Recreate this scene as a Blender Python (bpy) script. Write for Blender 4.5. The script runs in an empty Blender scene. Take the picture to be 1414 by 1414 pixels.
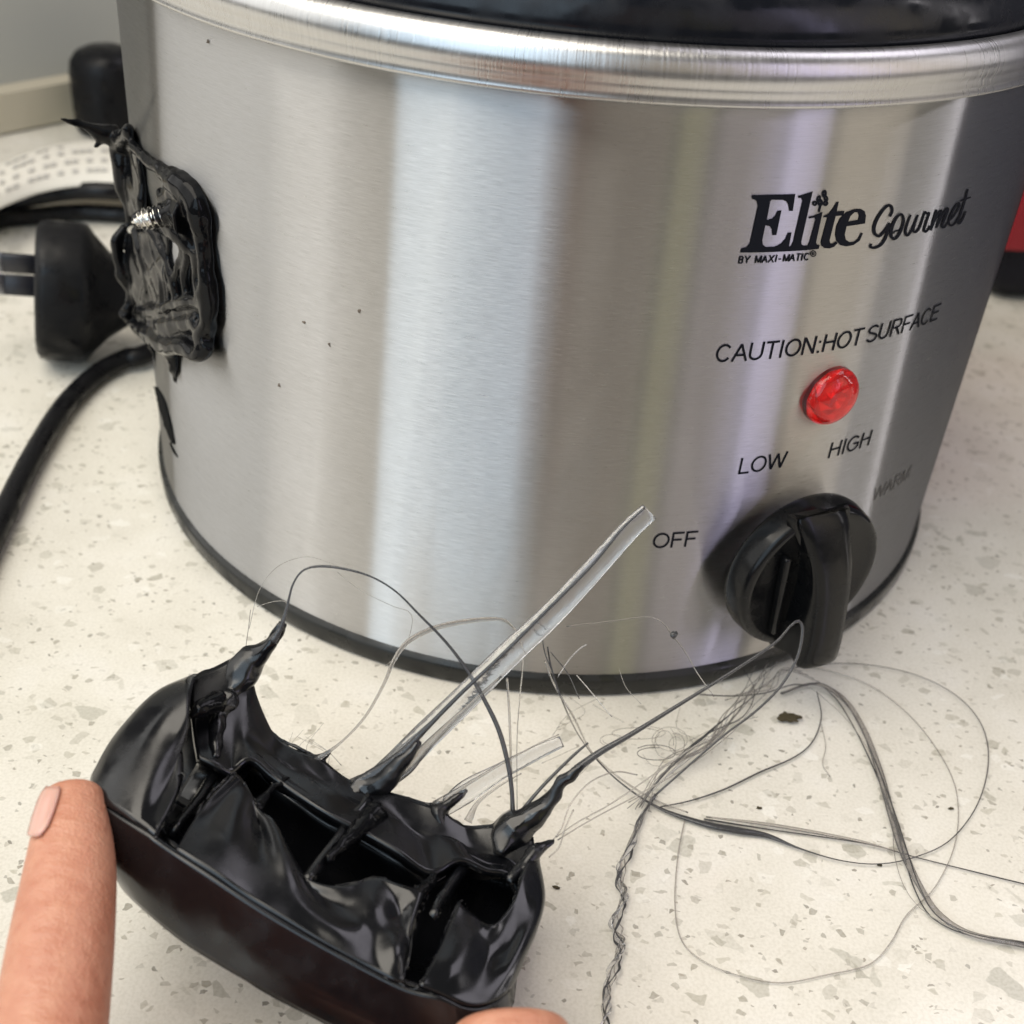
import bpy, bmesh, math, random
import numpy as np
from mathutils import Vector, Matrix, noise as mnoise
from mathutils.geometry import tessellate_polygon

random.seed(7)
rng = np.random.default_rng(11)
sc = bpy.context.scene
COL = sc.collection
PI = math.pi
R = math.radians

# ------------------------------------------------------------------ camera
FPX = 1700.0                       # focal length in pixels of the 1414 px photograph
PITCH, ROLL = 0.6111, 0.0930
EYE = np.array([-.0068, -.3175, .1948])
_R0 = np.array([[1, 0, 0], [0, -math.sin(PITCH), -math.cos(PITCH)], [0, math.cos(PITCH), -math.sin(PITCH)]])
_c, _s = math.cos(ROLL), math.sin(ROLL)
CR = np.array([[_c, -_s, 0], [_s, _c, 0], [0, 0, 1]]) @ _R0     # rows: right, down, forward
cam = bpy.data.cameras.new('camera')
cam.sensor_width = 36.0
cam.lens = FPX / 1414 * 36
cam.clip_start, cam.clip_end = .005, 30
cam.dof.use_dof = True
cam.dof.focus_distance = .232
cam.dof.aperture_fstop = 21
cam_o = bpy.data.objects.new('camera', cam)
COL.objects.link(cam_o)
M = Matrix.Identity(4)
for i in range(3):
    M[i][0], M[i][1], M[i][2], M[i][3] = CR[0][i], -CR[1][i], -CR[2][i], EYE[i]
cam_o.matrix_world = M
sc.camera = cam_o

# ------------------------------------------------------------------ light
w = bpy.data.worlds.new('World'); sc.world = w; w.use_nodes = True
bg = w.node_tree.nodes['Background']
bg.inputs[0].default_value = (1.0, .95, .88, 1)
bg.inputs[1].default_value = .13
sc.view_settings.view_transform = 'Standard'
sc.view_settings.look = 'None'
sc.view_settings.exposure = 0
sc.view_settings.gamma = 1

def lamp(name, az, dist, z, wd, ht, col, rad, aim=(0, 0, .08)):
    """az in degrees from -y towards +x round the pot; rad = radiance of the lamp's face"""
    d = bpy.data.lights.new(name, 'AREA'); d.shape = 'RECTANGLE'
    d.size, d.size_y = wd, ht
    d.energy = rad * wd * ht * PI
    d.color = col
    o = bpy.data.objects.new(name, d); COL.objects.link(o)
    o.location = (math.sin(R(az)) * dist, -math.cos(R(az)) * dist, z)
    v = Vector(aim) - o.location
    o.rotation_euler = v.to_track_quat('-Z', 'Y').to_euler()
    return o
lamp('window_lamp', -23, 1.5, .80, 1.02, 1.6, (.68, .85, 1.0), 2.3)
lamp('ceiling_lamp', -60, .75, 1.7, 1.5, 1.5, (1.0, .93, .82), 4.7)
lamp('room_fill_lamp', -84, 1.5, .75, 1.86, 1.3, (1.0, .985, .95), 1.55)  # added lamp standing in for the warm grey room, brightens the steel's left
lamp('right_fill_lamp', 118, .95, 1.5, .8, .8, (.95, .90, 1.0), 2.6)  # added fill from the right, put in to lighten the counter there
lamp('warm_band_lamp', 9, 1.7, .75, .66, 1.3, (1.0, .72, .52), .28)  # added lamp, reflects as the brown band in the steel
lamp('yellow_band_lamp', 25, 1.7, .75, .20, 1.3, (1.0, .93, .40), .50)  # narrow lamp added for the yellowish band in the steel
lamp('mauve_band_lamp', 37, 1.7, .75, .42, 1.3, (1.0, .84, .92), .55)  # added lamp giving the mauve-grey stripe mirrored in the pot
lamp('lavender_band_lamp', 50.5, 1.6, .75, .27, 1.3, (.76, .70, 1.0), 2.6)  # added to give the pot its lavender reflection
lamp('beige_band_lamp', 67, 1.7, .75, .60, 1.3, (1.0, .86, .68), 1.1)  # added lamp, mirrored as the beige stretch of the steel
lamp('streak_band_lamp', 90, 1.7, .75, .10, 1.3, (1.0, .95, .98), 5.5)  # thin added lamp, makes the white streak reflected on the steel

# ------------------------------------------------------------------ helpers
def ray(x, y):
    return np.array([(x - 707) / FPX, (y - 707) / FPX, 1.]) @ CR
def at(x, y, d):
    """a point at distance d (m) along the optical axis"""
    return EYE + ray(x, y) * d
def on_counter(x, y, z=0.0):
    d = ray(x, y); return EYE + d * ((z - EYE[2]) / d[2])
def on_pot(x, y, r=.11):
    d = ray(x, y); a = d[0]**2 + d[1]**2; b = 2 * (EYE[0]*d[0] + EYE[1]*d[1]); c = EYE[0]**2 + EYE[1]**2 - r*r
    D = max(0., b*b - 4*a*c)
    return EYE + d * ((-b - math.sqrt(D)) / 2 / a)
def arcz(x, y):
    P = on_pot(x, y); return math.atan2(P[0], -P[1]) * .11, P[2]
def wrap(u, v, r=.11):
    t = u / .11; return (r * math.sin(t), -r * math.cos(t), v)
def radial(P):
    n = np.array([P[0], P[1], 0.]); return n / np.linalg.norm(n)

def tag(o, label, cat, group=None):
    o['label'] = label; o['category'] = cat
    if group: o['group'] = group
    return o
def empty(name, loc=(0, 0, 0)):
    o = bpy.data.objects.new(name, None); COL.objects.link(o); o.location = loc; o.empty_display_size = .02
    return o
bpy.context.view_layer.update()
def obj(name, verts, faces, mat, parent=None, smooth=True, kind=None):
    me = bpy.data.meshes.new(name)
    me.from_pydata([tuple(map(float, v)) for v in verts], [], [tuple(map(int, f)) for f in faces])
    me.materials.append(mat)
    if smooth: me.polygons.foreach_set('use_smooth', [True] * len(me.polygons))
    me.update()
    o = bpy.data.objects.new(name, me); COL.objects.link(o)
    if parent is not None:
        o.parent = parent
        o.matrix_parent_inverse = parent_world(parent).inverted()
    if kind: o['kind'] = kind
    return o
def parent_world(p):
    m = p.matrix_basis.copy()
    while p.parent is not None:
        m = p.parent.matrix_basis @ p.matrix_parent_inverse @ m if False else m
        p = p.parent
        m = p.matrix_basis @ m
    return m

class Bag:
    def __init__(s): s.v = []; s.f = []
    def add(s, v, f):
        n = len(s.v); s.v += [tuple(p) for p in v]; s.f += [tuple(i + n for i in q) for q in f]; return s
    def build(s, name, mat, parent=None, **k): return obj(name, s.v, s.f, mat, parent, **k)

def spline(pts, n=6, closed=False):
    P = np.array(pts, float)
    if len(P) < 3:
        t = np.linspace(0, 1, n + 1)[:, None]; return P[0] * (1 - t) + P[1] * t
    if closed: Q = np.vstack([P[-1], P, P[0], P[1]])
    else: Q = np.vstack([2*P[0] - P[1], P, 2*P[-1] - P[-2]])
    out = []
    for i in range(1, len(Q) - 2):
        p0, p1, p2, p3 = Q[i-1], Q[i], Q[i+1], Q[i+2]
        for k in range(n):
            t = k / n
            out.append(.5 * (2*p1 + (p2 - p0)*t + (2*p0 - 5*p1 + 4*p2 - p3)*t*t + (3*p1 - p0 - 3*p2 + p3)*t**3))
    if not closed: out.append(Q[-2])
    return np.array(out)

def tube(pts, rad, sides=8, n=6, flat=None, twist=0., caps=True, phase=0., face=None):
    """closed tube through pts (m); rad a list per point; flat = thickness ratio of a ribbon"""
    P = np.array(pts, float)
    rr = np.array(rad if hasattr(rad, '__len__') else [rad] * len(P), float)
    A = spline(np.hstack([P, rr[:, None]]), n)
    C, r = A[:, :3], np.maximum(A[:, 3], 1e-5)
    T = np.gradient(C, axis=0); T /= np.linalg.norm(T, axis=1)[:, None] + 1e-12
    u = np.cross(T[0], [0.3, .2, 1.]); u /= np.linalg.norm(u)
    v, f = [], []
    fl = flat if flat else 1.
    for i in range(len(C)):
        if face is not None: u = np.cross(T[i], face)
        u = u - T[i] * (u @ T[i]); u /= np.linalg.norm(u) + 1e-12
        b = np.cross(T[i], u)
        for k in range(sides):
            a = 2*PI*k/sides
            ca, sa = math.cos(a), math.sin(a) * fl
            t = phase + twist * i / len(C)
            x, y = ca*math.cos(t) - sa*math.sin(t), ca*math.sin(t) + sa*math.cos(t)
            v.append(C[i] + r[i] * (x * u + y * b))
    m = len(C)
    for i in range(m - 1):
        for k in range(sides):
            k2 = (k + 1) % sides
            f.append((i*sides + k, i*sides + k2, (i+1)*sides + k2, (i+1)*sides + k))
    if caps:
        f.append(tuple(range(sides - 1, -1, -1))); f.append(tuple((m-1)*sides + k for k in range(sides)))
    return v, f

def lathe(prof, seg=128, axis=None, a0=0, a1=2*PI):
    """prof: (r, z) list; optional 4x4 axis matrix"""
    full = abs(a1 - a0 - 2*PI) < 1e-6
    n = seg if full else seg + 1
    v, f = [], []
    for r, z in prof:
        for k in range(n):
            a = a0 + (a1 - a0) * k / seg
            v.append(Vector((r*math.cos(a), r*math.sin(a), z)))
    if axis is not None: v = [axis @ p for p in v]
    for i in range(len(prof) - 1):
        for k in range(seg):
            k2 = (k + 1) % n
            f.append((i*n + k, i*n + k2, (i+1)*n + k2, (i+1)*n + k))
    return v, f

def ball(c, r, n=10):
    v, f = [], []
    rx = np.array(r if hasattr(r, '__len__') else [r]*3)
    for i in range(n + 1):
        t = PI * i / n
        for k in range(n * 2):
            a = PI * k / n
            v.append(np.array(c) + rx * np.array([math.sin(t)*math.cos(a), math.sin(t)*math.sin(a), math.cos(t)]))
    m = 2 * n
    for i in range(n):
        for k in range(m):
            f.append((i*m + k, (i+1)*m + k, (i+1)*m + (k+1) % m, i*m + (k+1) % m))
    return v, f

def rbox(sx, sy, sz, bev=.001, seg=2, M4=None):
    bm = bmesh.new(); bmesh.ops.create_cube(bm, size=1)
    bmesh.ops.scale(bm, vec=(sx, sy, sz), verts=bm.verts)
    bmesh.ops.bevel(bm, geom=bm.edges[:], offset=bev, segments=seg, affect='EDGES', profile=.5)
    bm.verts.index_update()
    v = [x.co.copy() for x in bm.verts]; f = [tuple(x.index for x in q.verts) for q in bm.faces]; bm.free()
    if M4 is not None: v = [M4 @ x for x in v]
    return v, f

def grid_interp(cols, nu, nv):
    """cols: control columns of world points -> dense grid of points (Catmull-Rom both ways)"""
    A = np.array([spline(c, nv) for c in cols])                 # columns x rows x 3
    B = np.array([spline(A[:, j], nu) for j in range(A.shape[1])])   # rows x cols x 3
    return B.transpose(1, 0, 2)
def nz(p, s, o=0.0): return mnoise.noise(Vector((p[0]*s + o, p[1]*s - o, p[2]*s + o*.7)))
def sheet(G, th, noise_amp=0, noise_scale=200, seed=0.):
    """solid sheet of thickness th over the grid G"""
    nu, nv = G.shape[:2]
    gu = np.gradient(G, axis=0); gv = np.gradient(G, axis=1)
    N = np.cross(gu, gv); N /= np.linalg.norm(N, axis=2)[:, :, None] + 1e-12
    if noise_amp:
        D = np.array([[nz(G[i, j], noise_scale, seed) for j in range(nv)] for i in range(nu)])
        G = G + N * D[:, :, None] * noise_amp
    a = G - N * th / 2; b = G + N * th / 2
    v = [*a.reshape(-1, 3), *b.reshape(-1, 3)]; o = nu * nv
    f = []
    I = lambda i, j: i * nv + j
    for i in range(nu - 1):
        for j in range(nv - 1):
            f.append((I(i, j), I(i+1, j), I(i+1, j+1), I(i, j+1)))
            f.append((o+I(i, j), o+I(i, j+1), o+I(i+1, j+1), o+I(i+1, j)))
    for i in range(nu - 1):
        f.append((I(i, 0), o+I(i, 0), o+I(i+1, 0), I(i+1, 0)))
        f.append((I(i, nv-1), I(i+1, nv-1), o+I(i+1, nv-1), o+I(i, nv-1)))
    for j in range(nv - 1):
        f.append((I(0, j), I(0, j+1), o+I(0, j+1), o+I(0, j)))
        f.append((I(nu-1, j), o+I(nu-1, j), o+I(nu-1, j+1), I(nu-1, j+1)))
    return v, f
def melt(o, voxel, it=3, fac=.5):
    m = o.modifiers.new('melt', 'REMESH'); m.mode = 'VOXEL'; m.voxel_size = voxel; m.use_smooth_shade = True
    s = o.modifiers.new('soft', 'SMOOTH'); s.iterations = it; s.factor = fac
    return o

# ------------------------------------------------------------------ materials
class NT:
    def __init__(s, name):
        s.m = bpy.data.materials.new(name); s.m.use_nodes = True
        s.t = s.m.node_tree; s.b = s.t.nodes['Principled BSDF']; s.out = s.t.nodes['Material Output']
    def n(s, typ, **k):
        x = s.t.nodes.new(typ)
        for a, b in k.items():
            if a[0] == '_': x.inputs[a[1:]].default_value = b
            else: setattr(x, a, b)
        return x
    def l(s, a, b): s.t.links.new(a, b)
    def p(s, **k):
        for a, b in k.items(): s.b.inputs[a.replace('_', ' ')].default_value = b
        return s
    def math(s, op, a, b=None):
        x = s.n('ShaderNodeMath', operation=op)
        for i, q in enumerate((a, b)):
            if q is None: continue
            if isinstance(q, (int, float)): x.inputs[i].default_value = q
            else: s.l(q, x.inputs[i])
        return x.outputs[0]
    def ramp(s, fac, stops, interp='LINEAR'):
        x = s.n('ShaderNodeValToRGB'); x.color_ramp.interpolation = interp
        e = x.color_ramp.elements
        while len(e) < len(stops): e.new(.5)
        for q, (p_, c) in zip(e, stops): q.position = p_; q.color = c if len(c) == 4 else (*c, 1)
        s.l(fac, x.inputs[0]); return x.outputs[0]
    def mix(s, fac, a, b, blend='MIX'):
        x = s.n('ShaderNodeMix', data_type='RGBA', blend_type=blend)
        for i, q in ((0, fac), (6, a), (7, b)):
            if isinstance(q, (int, float)): x.inputs[i].default_value = q
            elif isinstance(q, tuple): x.inputs[i].default_value = (*q, 1) if len(q) == 3 else q
            else: s.l(q, x.inputs[i])
        return x.outputs[2]
    def bump(s, h, strength, dist):
        x = s.n('ShaderNodeBump'); x.inputs['Strength'].default_value = strength; x.inputs['Distance'].default_value = dist
        s.l(h, x.inputs['Height']); s.l(x.outputs[0], s.b.inputs['Normal']); return x

def simple(name, col, rough=.4, noise_b=0., ns=300., **k):
    a = NT(name); a.p(Base_Color=(*col, 1), Roughness=rough)
    for q, v in k.items(): a.b.inputs[q.replace('_', ' ')].default_value = v
    if noise_b:
        g = a.n('ShaderNodeTexCoord'); x = a.n('ShaderNodeTexNoise', _Scale=ns, _Detail=5.0)
        a.l(g.outputs['Object'], x.inputs['Vector']); a.bump(x.outputs[0], noise_b, .001)
    return a.m

def mat_counter():
    a = NT('quartz_counter'); g = a.n('ShaderNodeNewGeometry')
    wob = a.n('ShaderNodeTexNoise', _Scale=260., _Detail=2.); a.l(g.outputs['Position'], wob.inputs['Vector'])
    add = a.n('ShaderNodeVectorMath', operation='MULTIPLY_ADD')
    a.l(wob.outputs['Color'], add.inputs[0]); add.inputs[1].default_value = (.0022, .0022, 0)
    a.l(g.outputs['Position'], add.inputs[2])
    rot = a.n('ShaderNodeMapping'); rot.inputs['Rotation'].default_value = (0, 0, .7); rot.inputs['Scale'].default_value = (1, 1.35, 1)
    a.l(add.outputs[0], rot.inputs[0])
    cloud = a.n('ShaderNodeTexNoise', _Scale=55., _Detail=6.); a.l(g.outputs['Position'], cloud.inputs['Vector'])
    col = a.ramp(cloud.outputs[0], [(.3, (.665, .63, .545)), (.55, (.74, .705, .62)), (.75, (.785, .755, .69))])
    def chips(scale, thr, edge, c0, c1, amax):
        nonlocal col
        v = a.n('ShaderNodeTexVoronoi', voronoi_dimensions='2D', _Scale=scale); a.l(rot.outputs[0], v.inputs['Vector'])
        e = a.n('ShaderNodeTexVoronoi', voronoi_dimensions='2D', feature='DISTANCE_TO_EDGE', _Scale=scale); a.l(rot.outputs[0], e.inputs['Vector'])
        s = a.n('ShaderNodeSeparateColor'); a.l(v.outputs['Color'], s.inputs[0])
        on = a.math('GREATER_THAN', s.outputs[0], thr)
        mg = a.math('MULTIPLY', s.outputs[1], edge)
        em = a.n('ShaderNodeMapRange', interpolation_type='SMOOTHSTEP'); a.l(e.outputs['Distance'], em.inputs[0])
        a.l(mg, em.inputs[1]); a.l(a.math('ADD', mg, .07), em.inputs[2])
        al = a.math('MULTIPLY', a.math('MULTIPLY', on, em.outputs[0]), a.math('MULTIPLY', s.outputs[2], amax))
        cc = a.mix(s.outputs[1], c0, c1)
        col = a.mix(al, col, cc)
    chips(165., .905, .28, (.36, .345, .28), (.50, .48, .40), .85)
    chips(310., .89, .26, (.32, .30, .235), (.48, .45, .36), .9)
    chips(600., .92, .24, (.22, .20, .15), (.42, .38, .30), .95)
    chips(240., .92, .25, (.84, .82, .75), (.88, .86, .80), .7)
    chips(1050., .96, .2, (.09, .08, .055), (.34, .29, .22), 1.0)
    gr = a.n('ShaderNodeTexNoise', _Scale=1500., _Detail=3.); a.l(g.outputs['Position'], gr.inputs['Vector'])
    col = a.mix(.30, col, a.ramp(gr.outputs[0], [(.35, (.58, .55, .47)), (.6, (.80, .77, .70))]))
    a.l(col, a.b.inputs['Base Color'])
    a.p(Roughness=.22, IOR=1.5); a.b.inputs['Specular IOR Level'].default_value = .45
    sm = a.n('ShaderNodeTexNoise', _Scale=18., _Detail=4.); a.l(g.outputs['Position'], sm.inputs['Vector'])
    a.l(a.ramp(sm.outputs[0], [(.35, (.11,)*3), (.7, (.28,)*3)]), a.b.inputs['Roughness'])
    return a.m

def mat_steel(name='brushed_steel', vertical=False, rough=.36):
    a = NT(name); tc = a.n('ShaderNodeTexCoord'); s = a.n('ShaderNodeSeparateXYZ'); a.l(tc.outputs['Object'], s.inputs[0])
    ang = a.math('ARCTAN2', s.outputs[0], a.math('MULTIPLY', s.outputs[1], -1.))
    def streak(sa, sz, det=3.):
        c = a.n('ShaderNodeCombineXYZ'); a.l(a.math('MULTIPLY', ang, sa), c.inputs[0]); a.l(a.math('MULTIPLY', s.outputs[2], sz), c.inputs[1])
        x = a.n('ShaderNodeTexNoise', noise_dimensions='2D', _Scale=1., _Detail=det, _Roughness=.65); a.l(c.outputs[0], x.inputs['Vector']); return x.outputs[0]
    if vertical:
        f = streak(260., 60.); g2 = streak(14., 90.)
    else:
        f = streak(34., 5200., 4.); g2 = streak(9., 1500.)
    blotch = a.n('ShaderNodeTexNoise', _Scale=28., _Detail=5.); a.l(tc.outputs['Object'], blotch.inputs['Vector'])
    mixf = a.math('ADD', a.math('MULTIPLY', f, .6), a.math('MULTIPLY', g2, .4))
    col = a.ramp(mixf, [(.30, (.49, .49, .49)), (.5, (.55, .55, .55)), (.70, (.61, .61, .61))])
    col = a.mix(.25, col, a.ramp(blotch.outputs[0], [(.35, (.47, .46, .44)), (.65, (.60, .60, .60))]))
    a.l(col, a.b.inputs['Base Color'])
    a.p(Metallic=1.0)
    if not vertical:
        gl = a.n('ShaderNodeBsdfAnisotropic', distribution='MULTI_GGX'); a.l(col, gl.inputs['Color'])
        gl.inputs['Anisotropy'].default_value = .88
        t = a.n('ShaderNodeTangent', direction_type='RADIAL', axis='Z'); a.l(t.outputs[0], gl.inputs['Tangent'])
        rr = a.n('ShaderNodeMapRange'); a.l(mixf, rr.inputs[0]); rr.inputs[1].default_value = .3; rr.inputs[2].default_value = .7
        rr.inputs[3].default_value = .27; rr.inputs[4].default_value = .31
        a.l(rr.outputs[0], gl.inputs['Roughness'])
        # the grooves run round the pot, so they tilt the surface only up and down
        ge = a.n('ShaderNodeNewGeometry'); cz = a.n('ShaderNodeCombineXYZ')
        a.l(a.math('MULTIPLY', a.math('SUBTRACT', f, .5), .55), cz.inputs[2])
        ad = a.n('ShaderNodeVectorMath', operation='ADD'); a.l(ge.outputs['Normal'], ad.inputs[0]); a.l(cz.outputs[0], ad.inputs[1])
        nm = a.n('ShaderNodeVectorMath', operation='NORMALIZE'); a.l(ad.outputs[0], nm.inputs[0]); a.l(nm.outputs[0], gl.inputs['Normal'])
        a.l(gl.outputs[0], a.out.inputs['Surface'])
        return a.m
    rr = a.n('ShaderNodeMapRange'); a.l(mixf, rr.inputs[0]); rr.inputs[1].default_value = .3; rr.inputs[2].default_value = .7
    rr.inputs[3].default_value = rough - .05; rr.inputs[4].default_value = rough + .05
    a.l(rr.outputs[0], a.b.inputs['Roughness'])
    a.bump(f, .16 if vertical else .22, .0003 if vertical else .00012)
    return a.m

def mat_gloss_black(name, rough=.12, col=(.004, .0044, .0055), bumpy=.25, spec=.42):
    a = NT(name); tc = a.n('ShaderNodeTexCoord')
    x = a.n('ShaderNodeTexNoise', _Scale=150., _Detail=4.); a.l(tc.outputs['Object'], x.inputs['Vector'])
    y = a.n('ShaderNodeTexNoise', _Scale=900., _Detail=3.); a.l(tc.outputs['Object'], y.inputs['Vector'])
    a.p(Base_Color=(*col, 1), IOR=1.45); a.b.inputs['Specular IOR Level'].default_value = spec
    rr = a.n('ShaderNodeMapRange'); a.l(x.outputs[0], rr.inputs[0]); rr.inputs[1].default_value = .35; rr.inputs[2].default_value = .7
    rr.inputs[3].default_value = rough * .4; rr.inputs[4].default_value = rough * 1.8
    a.l(rr.outputs[0], a.b.inputs['Roughness'])
    if bumpy: a.bump(a.math('ADD', a.math('MULTIPLY', x.outputs[0], .8), a.math('MULTIPLY', y.outputs[0], .12)), bumpy, .001)
    return a.m
def mat_clear(name, col, trans, rough=.08):
    a = NT(name); a.p(Base_Color=(*col, 1), Roughness=rough, IOR=1.45)
    a.b.inputs['Transmission Weight'].default_value = trans
    tc = a.n('ShaderNodeTexCoord'); x = a.n('ShaderNodeTexNoise', _Scale=500., _Detail=4.); a.l(tc.outputs['Object'], x.inputs['Vector'])
    a.bump(x.outputs[0], .3, .0006)
    return a.m
def mat_skin():
    a = NT('skin'); tc = a.n('ShaderNodeTexCoord')
    x = a.n('ShaderNodeTexNoise', _Scale=70., _Detail=6., _Roughness=.65); a.l(tc.outputs['Object'], x.inputs['Vector'])
    x2 = a.n('ShaderNodeTexNoise', _Scale=420., _Detail=4.); a.l(tc.outputs['Object'], x2.inputs['Vector'])
    col = a.ramp(x.outputs[0], [(.30, (.48, .195, .118)), (.48, (.53, .235, .145)), (.70, (.575, .28, .18))])
    col = a.mix(.22, col, a.ramp(x2.outputs[0], [(.4, (.44, .165, .10)), (.6, (.62, .33, .22))]))
    a.l(col, a.b.inputs['Base Color'])
    a.p(Roughness=.42, Subsurface_Weight=.12, Subsurface_Scale=.003)
    a.b.inputs['Subsurface Radius'].default_value = (1., .35, .2)
    mp = a.n('ShaderNodeMapping'); mp.inputs['Scale'].default_value = (90, 620, 620); a.l(tc.outputs['Object'], mp.inputs[0])
    wr = a.n('ShaderNodeTexNoise', _Scale=1., _Detail=4.); a.l(mp.outputs[0], wr.inputs['Vector'])
    y = a.n('ShaderNodeTexVoronoi', _Scale=1900.); a.l(tc.outputs['Object'], y.inputs['Vector'])
    a.bump(a.math('ADD', a.math('MULTIPLY', y.outputs[0], .25), wr.outputs[0]), .6, .0006)
    return a.m

MC = mat_counter()
STEEL = mat_steel()
RIM = mat_steel('rim_steel', vertical=True, rough=.30)
BLACK = mat_gloss_black('glossy_black_plastic', .21, bumpy=.05, spec=.62)
MELT = mat_gloss_black('melted_black_plastic', .13, (.004, .0042, .005), bumpy=.25, spec=.20)
CROCK = mat_gloss_black('black_glaze', .24, (.005, .006, .009), bumpy=.03)
KNOB = mat_gloss_black('knob_plastic', .22, (.004, .0043, .005), bumpy=.06, spec=.30)
RING = mat_gloss_black('base_plastic', .34, (.017, .0175, .016), bumpy=.10)
RUBBER = mat_gloss_black('cord_rubber', .36, (.007, .007, .008), bumpy=.1, spec=.28)
PLUGM = mat_gloss_black('plug_plastic', .45, (.007, .007, .008), bumpy=.1, spec=.22)
INK = simple('black_ink', (.008, .009, .014), .55, Specular_IOR_Level=.08)
INK_FADED = simple('faded_ink', (.075, .072, .07), .5)
CLEAR = mat_clear('clear_plastic', (.86, .86, .86), .93, .10)
SMOKE = mat_clear('smoky_plastic', (.62, .60, .57), .88, .12)
DARKSTR = mat_clear('dark_strand_plastic', (.10, .10, .105), .6, .15)
CHROME = simple('screw_steel', (.75, .73, .68), .2, .2, 900, Metallic=1.0)
PIN = simple('plug_pin_metal', (.35, .36, .40), .3, Metallic=1.0)
PINSLEEVE = simple('pin_sleeve', (.012, .013, .02), .4)
SKIN = mat_skin()
NAIL = simple('nail', (.64, .37, .30), .16, .1, 400, Subsurface_Weight=.3, Subsurface_Scale=.002)
WALLM = simple('wall_paint', (.44, .44, .40), .6, .05, 120)
WALLB = simple('wall_strip', (.52, .47, .36), .6, .05, 120)
RED = simple('red_enamel', (.36, .010, .022), .5)
DARKM = simple('dark_base_plastic', (.010, .010, .016), .5, Specular_IOR_Level=.2)
BOX_GREY = simple('unseen_box_grey', (.115, .115, .145), .5)
SOOT = simple('soot', (.010, .010, .010), .85, .4, 900, Specular_IOR_Level=.05)
PAPER = simple('paper', (.74, .71, .63), .7)
PRINT = simple('paper_print', (.52, .50, .46), .8)
SPECK = simple('speck', (.16, .13, .10), .7)
CRUMB = simple('crumb_brown', (.05, .038, .015), .8, .6, 900)
LENS = simple('red_lens', (1.0, .20, .19), .05, .15, 300, Transmission_Weight=.95, IOR=1.45)
LENSIN = simple('red_reflector', (.90, .045, .04), .22, .4, 260, Metallic=.5)

# ------------------------------------------------------------------ setting
def counter():
    s = bmesh.new(); bmesh.ops.create_grid(s, x_segments=1, y_segments=1, size=1)
    s.free()
    v = [(x, y, z) for z in (0, -.03) for x, y in ((-.9, -.36), (.75, -.36), (.75, 1.2), (-.9, 1.2))]
    f = [(0, 1, 2, 3), (7, 6, 5, 4), (0, 4, 5, 1), (1, 5, 6, 2), (2, 6, 7, 3), (3, 7, 4, 0)]
    return obj('countertop', v, f, MC, smooth=False, kind='structure')
counter()
# wall behind on the left with a low pale strip along its foot
wd = np.array([.64, .77, 0]); wn = np.array([.77, -.64, 0])
w0 = np.array([-.262, .215, 0])
def slab(a, b, n, t, z0, z1):
    a, b = np.array(a, float), np.array(b, float); n = np.array(n)
    q = [a, b, b - n * t, a - n * t]
    v = [(*p[:2], z0) for p in q] + [(*p[:2], z1) for p in q]
    return v, [(3, 2, 1, 0), (4, 5, 6, 7), (0, 1, 5, 4), (1, 2, 6, 5), (2, 3, 7, 6), (3, 0, 4, 7)]
v, f = slab(w0 - wd * .16, w0 + wd * 1.1, wn, .05, .002, .9); obj('wall', v, f, WALLM, smooth=False, kind='structure')
v, f = slab(w0 - wd * .16 + wn * .012, w0 + wd * 1.1 + wn * .012, wn, .0118, .001, .018); obj('wall_strip', v, f, WALLB, smooth=False, kind='structure')

# ------------------------------------------------------------------ slow cooker
cooker = tag(empty('slow_cooker'), 'round brushed steel slow cooker with a melted off side handle', 'slow cooker')
RB, H1, H2 = .11, .0061, .1351
v, f = lathe([(RB, H1 - .001), (RB, .02), (RB, .05), (RB, .09), (RB, H2 + .002)], 256)
obj('body', v, f, STEEL, cooker)
v, f = lathe([(.104, 0), (.1096, 0), (.1108, .0004), (.1112, .0012), (.1113, .0044), (.1110, .0052), (.1102, .0056), (.1099, .0062), (.1092, .0064)], 192)
obj('base_ring', v, f, RING, cooker)
prof = [(.1098, H2 - .0002), (.1118, H2 - .0004), (.1127, H2), (.1129, H2 + .0006), (.1124, H2 + .0012), (.1131, H2 + .0019)]
for k in range(13):
    a = R(-32 + 150 * k / 12)
    prof.append((.1098 + .0036 * math.cos(a), H2 + .0049 + .0041 * math.sin(a)))
prof += [(.1070, H2 + .0072), (.1060, H2 + .0050)]
v, f = lathe(prof, 256); obj('rim', v, f, RIM, cooker)

def crock():
    p = [(.1058, H2 - .004), (.1064, H2 + .002), (.1062, H2 + .0070), (.1072, H2 + .0078), (.1078, H2 + .0092), (.1078, H2 + .0112), (.1072, H2 + .0132), (.1058, H2 + .0155),
         (.1036, H2 + .0175), (.1005, H2 + .0182), (.0978, H2 + .0172), (.0958, H2 + .013), (.094, H2 + .0), (.0925, .06), (.088, .035), (.075, .026), (.0, .025)]
    q = [(.0, .020)] + [(.08, .020), (.094, .032), (.1005, .06), (.1052, H2 - .01)]
    A = np.array(q + p)
    v, f = lathe([tuple(t) for t in spline(A, 4)], 160)
    tag(obj('ceramic_crock', v, f, CROCK), 'glossy black ceramic crock sitting inside the steel slow cooker', 'crock')
crock()

# --- front panel frame
TH = R(30.1)
nF = Vector((math.sin(TH), -math.cos(TH), 0)); tF = Vector((math.cos(TH), math.sin(TH), 0)); uF = Vector((0, 0, 1))
def face_frame(z, r=RB, spin=0.):
    m = Matrix.Identity(4)
    t2 = tF * math.cos(spin) + uF * math.sin(spin); u2 = -tF * math.sin(spin) + uF * math.cos(spin)
    for i in range(3):
        m[i][0], m[i][1], m[i][2], m[i][3] = t2[i], u2[i], nF[i], (nF * r + uF * z)[i]
    return m

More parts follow.
